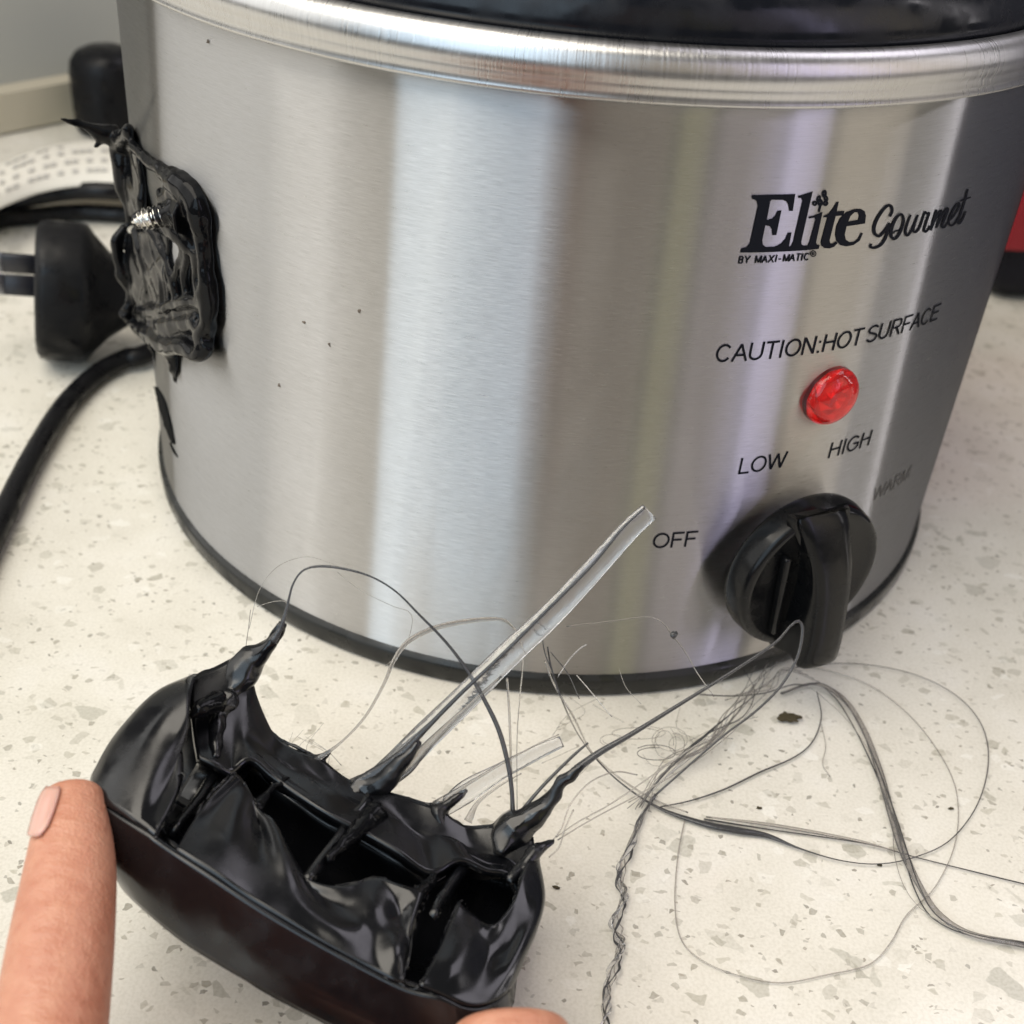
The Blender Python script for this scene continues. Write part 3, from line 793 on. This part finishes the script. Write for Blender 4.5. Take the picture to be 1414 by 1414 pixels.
    b.add(*sheet(grid_interp(cl, 4, 5), .0010))
    low = [(168, 1190, .210), (205, 1240, .199), (255, 1284, .194), (300, 1318, .193), (352, 1356, .191), (390, 1378, .190), (430, 1398, .189), (472, 1420, .189), (515, 1438, .188), (560, 1454, .188), (598, 1462, .188), (640, 1464, .189), (684, 1428, .195), (706, 1380, .203)]
    cl = [[hp(*p), hp((p[0]*.6+q[0][0]*.4), (p[1]*.6+q[0][1]*.4), p[2]*.5 + q[0][2]*.5 + .021), hp(*q[0])] for p, q in zip(low, cols)]
    b.add(*sheet(grid_interp(cl, 4, 8), .0013))
    b.build('shell', BLACK, handle)
    b = Bag()
    # rolled, beaded torn edges
    def bead(pts, r=2.6):
        W = [hp(x, y, d) + np.array([nz(hp(x, y, d), 500, i) for i in (1, 2, 3)]) * .0006 for x, y, d in pts]
        b.add(*tube(W, [r * (1 + .5 * nz(p, 700, 6)) / FPX * .2 for p in W], 7, 5))
    bead([(262, 940, .2120), (260, 970, .206), (258, 1000, .203), (250, 1030, .202), (240, 1050, .2), (222, 1056, .199), (250, 1066, .1985), (254, 1080, .1975), (236, 1124, .193), (214, 1158, .189)])
    bead([(243, 1178, .1886), (264, 1140, .1932), (290, 1102, .198), (325, 1066, .203), (342, 1090, .203), (352, 1108, .2025), (360, 1122, .2005), (380, 1142, .199), (392, 1172, .196), (412, 1205, .1942), (438, 1222, .1935), (465, 1226, .1935), (495, 1220, .1945), (520, 1212, .1965), (552, 1222, .1955)])
    bead([(556, 1362, .184), (566, 1310, .1875), (574, 1272, .191), (590, 1235, .195)], 2.2)
    bead([(578, 1362, .184), (606, 1312, .1895), (632, 1248, .197), (648, 1266, .1965), (664, 1284, .1955), (684, 1278, .1955), (706, 1250, .1995), (724, 1200, .205), (738, 1178, .210)], 2.4)
    bead([(266, 935, .2165), (298, 924, .2185), (336, 908, .2205), (351, 958, .2195), (350, 985, .2190), (374, 1012, .2185), (404, 1035, .218), (442, 1049, .2175), (480, 1080, .217), (530, 1093, .2165), (572, 1105, .216), (604, 1117, .2155), (640, 1141, .2155), (690, 1140, .2155), (735, 1158, .2155)], 4)
    bead([(150, 1108, .1935), (200, 1147, .1896), (243, 1177, .1884), (300, 1213, .187), (380, 1265, .1858), (470, 1317, .1848), (556, 1361, .184), (610, 1376, .1838), (645, 1392, .184), (674, 1390, .1856)], 1.7)
    # cone roots of the larger strands
    b.add(*tube([hp(318, 985, .216), hp(330, 940, .219), hp(345, 912, .2195), hp(362, 900, .2185), hp(376, 886, .217), hp(390, 858, .216)], [.0008, .0030, .0028, .0018, .0013, .0007], 9, 5))
    b.add(*tube([hp(330, 960, .218), hp(338, 920, .2195), hp(341, 902, .2195), hp(339, 893, .2195)], [.0008, .0016, .0009, .0006], 8, 5))
    b.add(*tube([hp(690, 1180, .211), hp(704, 1150, .2145), (hp(735, 1128, .2145)), hp(760, 1106, .214), hp(770, 1088, .2135), hp(782, 1076, .213), hp(805, 1056, .213)], [.0010, .0034, .0024, .0015, .0012, .00105, .0007], 9, 5))
    b.add(*tube([hp(700, 1220, .205), hp(735, 1180, .209), hp(752, 1168, .21), hp(766, 1160, .21)], [.0008, .0014, .0008, .0003], 8, 5))
    b.add(*tube([hp(470, 1130, .211), hp(495, 1094, .2160), hp(530, 1078, .2155), hp(556, 1050, .2150), hp(580, 1022, .215)], [.0006, .0024, .0022, .0014, .0007], 8, 5))
    b.add(*tube([hp(612, 1150, .213), hp(606, 1124, .215), hp(620, 1108, .2155), hp(645, 1090, .216)], [.0006, .0018, .0010, .0004], 8, 5))
    b.add(*tube([hp(420, 1062, .2165), hp(440, 1048, .2175), hp(458, 1038, .218)], [.0014, .0011, .0004], 7, 5))
    b.add(*tube([hp(296, 1050, .207), hp(300, 1000, .2125), hp(318, 962, .2165)], [.0012, .0016, .0022], 8, 5))
    b.v = [np.array(p) + np.array([nz(p, 420, k) for k in (2., 6., 11.)]) * .0006 for p in b.v]
    o = b.build('torn_edge', BLACK, handle)
    melt(o, .0004, 3, .5)
    # ribs inside
    for (a, c, r) in (((332, 1020, .2135), (232, 1152, .1925), .0009), ((338, 1062, .212), (262, 1172, .1925), .0008), ((512, 1100, .2135), (420, 1222, .192), .0011), ((648, 1190, .210), (598, 1268, .193), .0011), ((398, 1068, .2125), (378, 1085, .209), .0008)):
        p, q = hp(*a), hp(*c)
        dn = np.array(CR[2]) * .006
        V = []
        for k in range(9):
            t = k / 8; m_ = p*(1-t) + q*t + dn * (.9*math.sin(PI*t)) * .6
            V.append((m_, m_ + dn * (1.1 - .3 * t)))
        G = np.array([[x[0]*(1-s) + x[1]*s for s in (0, .5, 1)] for x in V]); v, f = sheet(G, r * 1.6, .0006, 400, 2.)
        obj('rib', v, f, BLACK, handle)
    # lumps of plastic that ran across the ribs
    for pts, r in (([(522, 1120, .212), (504, 1138, .209), (480, 1160, .2035), (452, 1188, .199)], [.0022, .0018, .0014, .0008]), ([(604, 1196, .209), (592, 1222, .203), (574, 1240, .197), (566, 1262, .193)], [.0006, .0010, .0016, .0012]),
                   ([(352, 1118, .202), (372, 1092, .206), (400, 1072, .211)], [.0014, .0007, .0003]), ([(262, 990, .206), (282, 978, .208), (304, 966, .2115)], [.0006, .0016, .0020])):
        v, f = tube([hp(*p) for p in pts], r, 8, 6)
        v = [np.array(p) + np.array([nz(p, 700, i) for i in (1, 4, 7)]) * .0007 for p in v]
        obj('melted_thread', v, f, MELT, handle)
shell()

# ------------------------------------------------------------------ strands
def strand(pts, rad, mat, z=None, d=None, n=7, sides=7, flat=None, twist=0., jit=0.0, name='plastic_strand', phase=0.):
    """pts: (x, y) or (x, y, z-or-depth); z = lying height over the counter, d = depth in the air"""
    W = []
    for p in pts:
        if len(p) == 4: W.append(on_counter(p[0], p[1], p[2]))
        elif len(p) == 3: W.append(at(*p))
        elif z is not None: W.append(on_counter(p[0], p[1], z))
        else: W.append(at(p[0], p[1], d))
    rr = rad if hasattr(rad, '__len__') else [rad] * len(W)
    if len(rr) != len(W): rr = list(np.interp(np.linspace(0, 1, len(W)), np.linspace(0, 1, len(rr)), rr))
    if jit: W = [q + rng.normal(0, jit, 3) * np.array([1, 1, .3]) for q in W]
    v, f = tube(W, [r * mm for r in rr], sides, n, flat, twist, True, phase, None if not flat else (np.array([0, 0, 1.]) if (z is not None or len(pts[len(pts)//2]) == 4) else CR[2]))
    v = [(q[0], q[1], max(q[2], .00015)) for q in v]
    return obj(name, v, f, mat, handle)
# big black loop from the left spike over to the right end
strand([(376, 886), (388, 866), (397, 835), (405, 806), (420, 787), (446, 782), (482, 787), (516, 798), (548, 818), (580, 850), (604, 874), (625, 898), (648, 930), (668, 965), (690, 1012), (704, 1070), (709, 1125)],
       [.9, .50, .26, .19, .19, .24, .22, .17, .17, .21, .25, .27, .34, .38, .44, .42, .36], DARKSTR, d=.2155, flat=.6)
# smoky ribbon loop beside it
strand([(436, 1050), (470, 1026), (504, 990), (530, 945), (545, 910), (566, 884), (604, 866), (650, 857), (690, 855), (706, 864), (718, 882), (722, 915), (718, 960), (714, 1020), (714, 1118)],
       [.55, .22, .24, .30, .42, .55, .62, .66, .50, .34, .26, .26, .28, .28, .25], SMOKE, d=.2165, flat=.35, twist=1.6)
strand([(700, 935), (703, 980), (705, 1040), (706, 1118)], .22, SMOKE, d=.2170, flat=.4)
# thick clear rod of drawn plastic with a dark core
rodp = [(498, 1090, .2165), (520, 1076, .2165), (552, 1052, .2160), (590, 1014, .2158), (640, 966, .2155), (700, 906, .2150), (762, 848, .2145), (820, 786, .214), (866, 735, .2135), (897, 706, .213)]
strand(rodp, [.6, 1.9, 2.5, 2.5, 2.4, 2.3, 2.15, 2.0, 1.9, 1.75], CLEAR, flat=.36, twist=.25, sides=12, name='clear_strand')
strand([(a - 5 + 2*math.sin(b*.05), b - 5, c - .0012) for a, b, c in rodp], [1.2, 1.2, .9, .5, .38, .34, .32, .28, .25, .2], DARKSTR, flat=.5, name='plastic_strand')
strand([(486, 1082, .2168), (520, 1064, .2163), (560, 1030, .216), (610, 985, .2158), (660, 935, .2152), (700, 898, .2148)], [.9, .7, .5, .32, .25, .18], SMOKE, flat=.6)
strand([(530, 1092, .2166), (562, 1062, .2160), (586, 1034, .2158), (628, 992, .2155), (692, 933, .2152)], [.3, 1.1, .9, .5, .2], SMOKE, flat=.4)
# short clear tongue on the far rim
strand([(600, 1130, .2160), (640, 1096, .2158), (690, 1066, .2162), (740, 1040, .2165), (776, 1024, .2168)], [.8, 2.0, 1.5, 1.3, 1.0], CLEAR, flat=.22, sides=12, name='clear_strand')
strand([(600, 1112, .2152), (640, 1086, .2155), (690, 1056, .216), (742, 1028, .2165), (772, 1014, .217)], [.8, .35, .2, .15, .12], SMOKE)
strand([(646, 1134, .215), (660, 1108, .2155), (690, 1085, .216), (720, 1068, .2165)], [.8, .35, .2, .12], SMOKE)
# black strand from the right spike up to the knob and back down
strand([(796, 1062, .213), (830, 1038, .2135), (875, 1012, .2140), (930, 978, .2150), (985, 944, .216), (1035, 912, .217), (1072, 886, .218), (1092, 864, .2185), (1103, 858, .2190), (1108, 872, .2190), (1100, 910, .2185), (1076, 950, .2180), (1040, 985, .2175), (1000, 1015, .217), (950, 1058, .2168), (905, 1098, .2165)],
       [.75, .60, .45, .36, .30, .26, .24, .22, .28, .28, .26, .24, .22, .2, .2, .2], DARKSTR)
strand([(720, 1120, .2145), (750, 1085, .2150), (790, 1045, .2160), (812, 1026, .217)], [.35, .32, .28, .2], DARKSTR)
strand([(764, 1160, .210), (776, 1142, .2105), (788, 1110, .212), (815, 1080, .214), (850, 1066, .2155), (880, 1070, .2165)], .13, SMOKE)
strand([(768, 1156, .210), (800, 1134, .2115), (850, 1106, .2135), (930, 1050, .216), (975, 1020, .217)], .12, SMOKE)
strand([(758, 1184, .209), (772, 1170, .2095), (780, 1145, .210), (792, 1118, .2115)], .14, SMOKE)
strand([(770, 1160, .210), (820, 1130, .2125), (880, 1098, .2150), (950, 1058, .217), (1010, 1012, .218), (1040, 975, .219)], .12, SMOKE)
# long loops lying on the counter
Z = .0008
strand([(756, 893, .2230), (762, 925, .2235), (778, 972, .2205), (802, 1020, .012, 0), (838, 1064, .004, 0), (880, 1098, .0015, 0), (920, 1120, Z, 0), (975, 1138, .0009, 0), (1020, 1147, .0009, 0), (1060, 1154, Z, 0), (1105, 1172, Z, 0), (1160, 1188, Z, 0), (1212, 1193, Z, 0), (1262, 1184, Z, 0), (1312, 1160, Z, 0), (1350, 1110, Z, 0), (1365, 1050, Z, 0), (1355, 1000, Z, 0), (1320, 960, Z, 0), (1262, 931, Z, 0), (1190, 917, Z, 0), (1125, 918, Z, 0), (1080, 926, .001, 0)],
       [.16, .18, .2, .2, .2, .24, .42, .72, .85, .6, .24, .15, .13, .12, .12, .12, .13, .12, .12, .11, .11, .11, .11], DARKSTR, flat=.55)
strand([(752, 912, .2225), (765, 945, .2215), (792, 990, .2190), (818, 1040, .008, 0), (858, 1076, .003, 0), (905, 1105, Z, 0), (950, 1122, .0016, 0)], [.14, .16, .2, .2, .2, .2, .15], SMOKE)
rb = [(1078, 958), (1118, 946), (1150, 964), (1182, 1002), (1212, 1062), (1232, 1130), (1243, 1182), (1262, 1230), (1292, 1266), (1342, 1290), (1420, 1306)]
for dx, r, m, fl in ((0, .15, DARKSTR, .8), (6, .11, DARKSTR, .8), (5, .80, SMOKE, .12), (-4, .08, SMOKE, .8)):
    wob = [dx + 5 * math.sin(i * 1.3 + dx) for i in range(len(rb))]
    strand([(x + d_, y - d_*.35) for (x, y), d_ in zip(rb, wob)], [r*.5, r*.6, r, r*.8, r*1.1, r*1.1, r*1.2, r*.9, r, r*.8, r], m, z=.0007 + .0001*abs(dx), flat=fl)
strand([(972, 1131), (1060, 1145), (1190, 1164), (1262, 1183), (1330, 1200), (1420, 1222)], [.2, .13, .11, .11, .13, .15], DARKSTR, z=.0006)
strand([(975, 1128), (1070, 1140), (1180, 1160), (1240, 1176)], [.2, .5, .35, .1], SMOKE, z=.0012, flat=.3)
strand([(946, 1130), (936, 1182), (932, 1250), (942, 1300), (976, 1330), (1030, 1350), (1082, 1357), (1142, 1346), (1200, 1332), (1230, 1302), (1252, 1264), (1292, 1224), (1320, 1160), (1320, 1090), (1292, 1032), (1250, 982), (1200, 946), (1142, 926), (1092, 920)], [.16, .14, .14, .14, .14, .13, .13, .13, .14, .15, .16, .13, .12, .12, .12, .12, .12, .12, .12], SMOKE, z=.0006)
strand([(1128, 955), (1134, 990), (1122, 1024), (1096, 1046), (1050, 1066), (1000, 1090), (952, 1106), (912, 1114)], [.12, .14, .16, .18, .22, .2, .16, .14], DARKSTR, z=.0008)
strand([(1134, 1000), (1140, 1030), (1136, 1055), (1146, 1072)], .1, SMOKE, z=.0006)
# twisted pair running down
tw = [(905, 1098), (884, 1132), (868, 1176), (858, 1212), (858, 1248), (852, 1282), (856, 1312), (846, 1348), (836, 1382), (838, 1420)]
for ph, m, r in ((0, DARKSTR, .20), (2.5, DARKSTR, .12), (PI * .9, SMOKE, .22), (1.6, CLEAR, .40), (4.0, SMOKE, .12)):
    Wp = []
    S_ = spline(np.array(tw, float), 4); aa = ph
    for i, (x, y) in enumerate(S_):
        q = on_counter(x, y, .0014)
        aa += .15 + .6 * abs(math.sin(i * .37 + ph)) + .35 * rng.random()
        am = .0008 * min(1, i / 9) * (.6 + .8 * rng.random()) * (1.3 if m is CLEAR else 1)
        Wp.append(q + np.array([math.cos(aa) * am, .3 * math.cos(aa) * am, .7 * math.sin(aa) * am]))
    v, f = tube(Wp, [r * mm * (1 + .5 * math.sin(i * 1.7 + ph)) for i in range(len(Wp))], 7, 3, .6)
    obj('plastic_strand', [(a, b_, max(c, .0002)) for a, b_, c in v], f, m, handle)
# bundle drawn up towards the knob
for k in range(9):
    o_ = rng.normal(0, 6, 2); m = (SMOKE, CLEAR, SMOKE, DARKSTR)[k % 4]
    strand([(880 + o_[0]*1.4, 1112 + o_[1], .0020, 0), (925 + rng.normal(0, 8), 1064 + rng.normal(0, 6), .0035, 0), (975 + rng.normal(0, 8), 1022 + rng.normal(0, 7), .005, 0), (1012 + rng.normal(0, 6), 985 + rng.normal(0, 6), .0055, 0), (1040 + rng.normal(0, 10), 955 + rng.normal(0, 6), .0045, 0), (1066 + rng.normal(0, 16), 918 + rng.normal(0, 6), .003, 0)], [.08, .10 + .12*rng.random(), .12 + .2*rng.random(), .14, .10, .08], m, flat=.5)
for k in range(5):
    strand([(1030 + rng.normal(0, 14), 968 + rng.normal(0, 8)), (1062 + rng.normal(0, 6), 945 + rng.normal(0, 6)), (1082 + rng.normal(0, 6), 925 + rng.normal(0, 4)), (1100 + 8*k, 922 + 5*k)], .1, SMOKE, z=.002)
strand([(966, 959), (1010, 961), (1055, 957), (1092, 946), (1112, 946)], .16, DARKSTR, z=.003)
strand([(868, 1108), (900, 1090), (930, 1062), (955, 1036), (972, 1018), (1012, 1020)], .1, SMOKE, z=.0025)
# little curls
for cx, cy, a, b_ in ((926, 1022, 26, 20), (918, 1026, 16, 24), (846, 1022, 18, 9), (905, 1040, 30, 12), (880, 1012, 40, 10), (934, 1028, 12, 16)):
    p0 = rng.random() * 6
    strand([(cx + a*math.cos(p0 + t)*(1 - t*.03), cy + b_*math.sin(p0 + t)*(1 - .05*t)) for t in np.linspace(0, 7.5, 14)], .085, (SMOKE, DARKSTR)[cx % 2], z=.003)
for k in range(9):
    x0, y0 = 770 + rng.random() * 190, 955 + rng.random() * 90
    an = rng.random() * 6.3; L_ = 40 + rng.random() * 70; cv = rng.normal(0, 22)
    strand([(x0, y0), (x0 + L_*.5*math.cos(an) - cv*math.sin(an), y0 + (L_*.5*math.sin(an) + cv*math.cos(an))*.6), (x0 + L_*math.cos(an), y0 + L_*math.sin(an)*.6)], .07, SMOKE, z=.0018)
# fine threads against the steel
strand([(782, 865, .222), (850, 857, .2235), (892, 852, .2245), (914, 859, .225), (928, 877, .2255), (946, 900, .226), (962, 928, .2255), (986, 962, .223)], .10, SMOKE)
v, f = ball(at(930, 877, .2255), [.0007, .0006, .0006], 6); obj('strand_knot', [np.array(p) + nz(p, 2500, 2) * .0004 for p in v], f, DARKSTR, handle)
strand([(738, 872, .222), (733, 858, .222), (738, 849, .2225), (746, 860, .222), (752, 900, .2225), (766, 935, .2220)], .11, DARKSTR)
strand([(760, 900, .2225), (784, 930, .222), (800, 965, .220)], .09, DARKSTR)
strand([(796, 932, .2225), (820, 960, .220), (845, 990, .2180)], .08, CLEAR)
strand([(770, 935, .2215), (785, 912, .2225), (800, 896, .223), (810, 890, .223)], .10, CLEAR)
strand([(855, 925, .2225), (865, 950, .2205), (885, 972, .219)], .05, SMOKE)
strand([(344, 868, .2185), (358, 815, .2185), (384, 782, .2185), (422, 769, .2185), (452, 776, .2185), (472, 784, .2170)], .055, SMOKE)
strand([(466, 790, .2165), (500, 816, .217), (540, 836, .2175), (566, 846, .2175), (568, 868, .218), (556, 898, .218), (532, 920, .218)], .055, SMOKE)
strand([(339, 896, .2195), (343, 868, .2195), (346, 842, .2195)], .05, DARKSTR)
strand([(355, 838, .2185), (372, 832, .2185), (392, 830, .2185), (398, 840, .217)], .05, SMOKE)
strand([(352, 990, .2190), (358, 1008, .219), (352, 1030, .2185), (372, 1055, .218)], .16, DARKSTR)
for k in range(8):
    x0, y0 = 415 + rng.random()*60, 1048 + rng.random()*14
    strand([(x0, y0, .2172), (x0 - 12 + rng.normal(0, 8), y0 - 20, .2178), (x0 - 20 + rng.normal(0, 22), y0 - 38 - 20*rng.random(), .2185)], [.08, .05, .03], SMOKE, sides=5)

# ------------------------------------------------------------------ hand
def hand():
    bm = {}
    V, E, RD = [], [], []
    def add(p, r, par=None):
        V.append(tuple(p)); RD.append(r)
        if par is not None: E.append((par, len(V) - 1))
        return len(V) - 1
    def chain(pts, par):
        for p, r in pts: par = add(p, r, par)
        return par
    palm = add((-.036, -.292, .034), .019)
    px = lambda x, y, d: at(x, y, d)
    # wrist and forearm towards the camera side
    chain([((-.036, -.325, .036), .021), ((-.036, -.365, .042), .022), ((-.036, -.43, .05), .026)], palm)
    # index finger, its nail side to the left
    k1 = add((-.056, -.272, .036), .0125, palm)
    chain([(px(40, 1560, .163), .0100), (px(58, 1480, .169), .0091), (px(72, 1400, .1745), .0085), (px(82, 1325, .1790), .0083), (px(90, 1262, .1835), .0079), (px(98, 1200, .188), .0074), (px(100, 1145, .192), .0064), (px(102, 1105, .1952), .0054), (px(103, 1082, .1968), .0042)], k1)
    # thumb
    t1 = add((-.012, -.272, .026), .0125, palm)
    chain([((-.001, -.250, .019), .0110), ((.0025, -.232, .0165), .0098), (px(712, 1520, .1755), .0088), (px(706, 1458, .1760), .0100), (px(704, 1425, .1782), .0098), (px(703, 1404, .1795), .0078)], t1)
    # three folded fingers
    for i, (x, z) in enumerate(((-.060, .022), (-.053, .0145), (-.042, .0125))):
        k = add((x, -.283 + .002*i, z + .006), .0105 - .0006*i, palm)
        chain([((x - .012 + .004*i, -.262, z - .002), .0085), ((x - .006 + .004*i, -.247, max(z - .004, .0095)), .0076), ((x + .010 + .003*i, -.250, max(z - .004, .0092)), .0070), ((x + .019, -.257, max(z - .003, .0095)), .0052)], k)
    me = bpy.data.meshes.new('hand'); me.from_pydata(V, E, [])
    o = bpy.data.objects.new('hand', me); COL.objects.link(o)
    s = o.modifiers.new('skin', 'SKIN'); s.use_smooth_shade = True
    if not me.skin_vertices: pass
    for i, sv in enumerate(me.skin_vertices[0].data):
        sv.radius = (RD[i], RD[i]); sv.use_root = (i == 0)
    q = o.modifiers.new('sub', 'SUBSURF'); q.levels = 3; q.render_levels = 3
    me.materials.append(SKIN)
    tag(o, 'hand reaching in from below, two fingertips pinching the torn handle', 'hand')
    # nail of the left finger, laid on the skin
    from mathutils.bvhtree import BVHTree
    dg = bpy.context.evaluated_depsgraph_get()
    bv = BVHTree.FromObject(o, dg)
    def hit(x, y):
        r = bv.ray_cast(Vector(EYE), Vector(ray(x, y)).normalized())
        return None if r[0] is None else np.array(r[0])
    rows = []
    for y in np.linspace(1086, 1153, 11):
        xr = np.interp(y, [1086, 1095, 1120, 1140, 1153], [84, 84, 76, 68, 58])
        x = xr
        while x > 20 and hit(x - 1, y) is not None: x -= 1
        row = []
        for t in np.linspace(0, 1, 8):
            h = hit(xr + (x + 1 - xr) * t, y)
            if h is None: h = row[-1] if row else np.array(at(xr, y, .192))
            row.append(h - np.array(CR[2]) * (.00035 + .0005 * math.sin(PI * min(1, t * 1.1 + .05))) - np.array(CR[0]) * .0004 * t)
        rows.append(row)
    v, f = sheet(np.array(rows), .00055); obj('fingernail', v, f, NAIL, o)
hand()

# ------------------------------------------------------------------ things behind
def plug():
    root = tag(empty('power_plug', tuple(on_counter(110, 480))), 'black mains plug lying on its side, two flat pins pointing left', 'plug')
    c = at(50, 394, .374); ax = at(200, 404, .384) - c; L = np.linalg.norm(ax); ax /= L
    up = np.array([0, 0, 1.]) - ax * ax[2]; up /= np.linalg.norm(up); sd = np.cross(up, ax)
    m = Matrix.Identity(4)
    for i in range(3): m[i][0], m[i][1], m[i][2], m[i][3] = sd[i], up[i], ax[i], c[i]
    prof = [(.0, .0), (.0195, 0), (.0212, .001), (.0218, .003), (.0218, .0125), (.0212, .0145), (.0185, .0165), (.0135, .021), (.0095, .0265), (.0075, .032), (.0062, .040), (.0058, .046), (0, .046)]
    v, f = lathe([tuple(t) for t in prof], 40, m @ Matrix.Diagonal((.86, 1.0, 1, 1)))
    zmin = min(p.z for p in v); v = [p - Vector((0, 0, zmin - .0005)) for p in v]
    m2 = Matrix.Translation((0, 0, -zmin + .0005)) @ m
    obj('plug_body', v, f, PLUGM, root)
    for (y, x, sp) in ((.0098, -.003, 12), (-.0005, .004, -12)):
        mm4 = m2 @ Matrix.Translation((x, y, -.0045)) @ Matrix.Rotation(R(sp + 90), 4, 'Z')
        v, f = rbox(.0064, .0017, .010, .0003, 1, mm4); p = obj('pin_sleeve', v, f, PINSLEEVE, root)
        mm4 = m2 @ Matrix.Translation((x, y, -.0135)) @ Matrix.Rotation(R(sp + 90), 4, 'Z')
        v, f = rbox(.0064, .0017, .0085, .0003, 1, mm4); obj('pin', v, f, PIN, root)
    q = Vector(c + ax * .046) + Vector((0, 0, -zmin + .0005))
    e = Vector(at(260, 372, .395))
    v, f = tube([q - Vector(ax)*.004, q + Vector(ax) * .01, (q + e) / 2 + Vector((.0, .01, .004)), e], .0031, 10, 6); obj('cord', v, f, RUBBER, root)
plug()
def cords():
    zr = .0032
    P = [on_counter(-120, 980, zr), on_counter(-60, 850, zr), on_counter(0, 722, zr), on_counter(40, 640, zr), on_counter(85, 566, zr), on_counter(130, 520, zr), on_counter(175, 494, .004), on_counter(215, 483, .0045), (-.085, .09, .004), (-.04, .14, .0035), (.0, .16, .0035)]
    v, f = tube(P, .0031, 12, 8); tag(obj('mains_cable', v, f, RUBBER), 'black power cable curving over the counter below the plug', 'cable')
    P = [on_counter(-90, 330, .004), on_counter(-20, 290, .005), (on_counter(40, 274, .010)), on_counter(100, 264, .013), on_counter(150, 264, .014), on_counter(200, 268, .012), on_counter(260, 280, .006),
         on_counter(290, 292, .0034), on_counter(240, 300, .0034), on_counter(170, 296, .0034), on_counter(110, 293, .0034), on_counter(50, 298, .0034), on_counter(-10, 306, .0034), on_counter(-90, 330, .0108)]
    v, f = tube(P, .0033, 12, 8); tag(obj('cord_loop', v, f, RUBBER), 'doubled loop of black cord behind the plug, under the paper tag', 'cord')
cords()
def paper_tag():
    root = tag(empty('paper_tag', tuple(on_counter(90, 250))), 'white printed paper tag curling over the black cord behind', 'tag')
    top = [(-60, 262), (-20, 236), (0, 226), (50, 206), (100, 196), (150, 194), (200, 200), (240, 212)]
    cols = [[on_counter(x, y + 62, .016), on_counter(x, y + 34, .020), on_counter(x, y + 8, .019), on_counter(x, y, .013)] for x, y in top]
    G = grid_interp(cols, 5, 5); v, f = sheet(G, .00025); obj('paper_sheet', v, f, PAPER, root)
    b = Bag(); N = None
    for row, (t0, t1) in enumerate([(.18, .92), (.12, .9), (.2, .85), (.15, .6)]):
        j = 3.2 + row * 2.4
        nu = G.shape[0]
        i = int(t0 * nu)
        while i < t1 * nu - 2:
            ln = random.randint(1, 3)
            for k in range(i, min(i + ln, nu - 2)):
                def S(a, c):
                    a0, c0 = min(int(a), nu-2), min(int(c), G.shape[1]-2); fa, fc = a - a0, c - c0
                    p = (G[a0, c0]*(1-fa) + G[a0+1, c0]*fa)*(1-fc) + (G[a0, c0+1]*(1-fa) + G[a0+1, c0+1]*fa)*fc
                    return p - np.array(CR[2]) * .0006 + np.array([0, 0, .0003])
                b.add([S(k, j), S(k+.8, j), S(k+.8, j+.9), S(k, j+.9)], [(0, 1, 2, 3)])
            i += ln + 1
    b.build('print', PRINT, root, smooth=False, kind='stuff')
paper_tag()
def back_block():
    c = on_counter(150, 186, 0)
    p = [(0, 0), (.0135, 0), (.0155, .0015), (.0160, .004), (.0160, .026), (.0150, .031), (.0125, .0345), (.008, .0365), (0, .037)]
    v, f = lathe(p, 36, Matrix.Translation((c[0], c[1] + .006, .0004))); v = [p for p in v]
    tag(obj('black_knob', v, f, PLUGM), 'blurred black round topped knob on the counter by the wall', 'knob')
back_block()
def appliance():
    root = tag(empty('kitchen_appliance', (.27, .24, 0)), 'black kitchen appliance with a red front panel at the right edge', 'appliance')
    rot = Matrix.Rotation(R(8), 4, 'Z')
    v, f = rbox(.17, .17, .16, .010, 3, Matrix.Translation((.242, .228, .0805)) @ rot); obj('black_body', v, f, DARKM, root)
    v, f = rbox(.080, .006, .075, .002, 2, Matrix.Translation((.208, .1380, .0595)) @ rot); obj('red_panel', v, f, RED, root)
    v, f = rbox(.20, .19, .24, .008, 3, Matrix.Translation((.350, .031, .1205))); obj('unseen_box', v, f, BOX_GREY, root)  # added box out of view, there for the dark band reflected in the steel
appliance()

def crumb(x, y, s, label, name='crumb'):
    c = on_counter(x, y, s * .28)
    v, f = ball((0, 0, 0), [s, s * .55, s * .33], 8)
    v = [np.array(p) * (1 + .8 * nz(p, 2.2 / s, x)) for p in v]
    zmin = min(p[2] for p in v)
    tag(obj(name, [(p[0] + c[0], p[1] + c[1], p[2] - zmin + .0001) for p in v], f, CRUMB, smooth=False), label, 'crumb')
crumb(1090, 993, .0024, 'largest brown crumb on the counter, below the control knob')
crumb(1214, 1195, .0006, 'tiny dark crumb lying against the long strand loop')
crumb(1048, 1116, .0006, 'tiny dark crumb above the thick black strand')
crumb(768, 1226, .0007, 'tiny dark crumb beside the right end of the torn handle')
crumb(1313, 1117, .0006, 'tiny dark crumb inside the right hand strand loop')
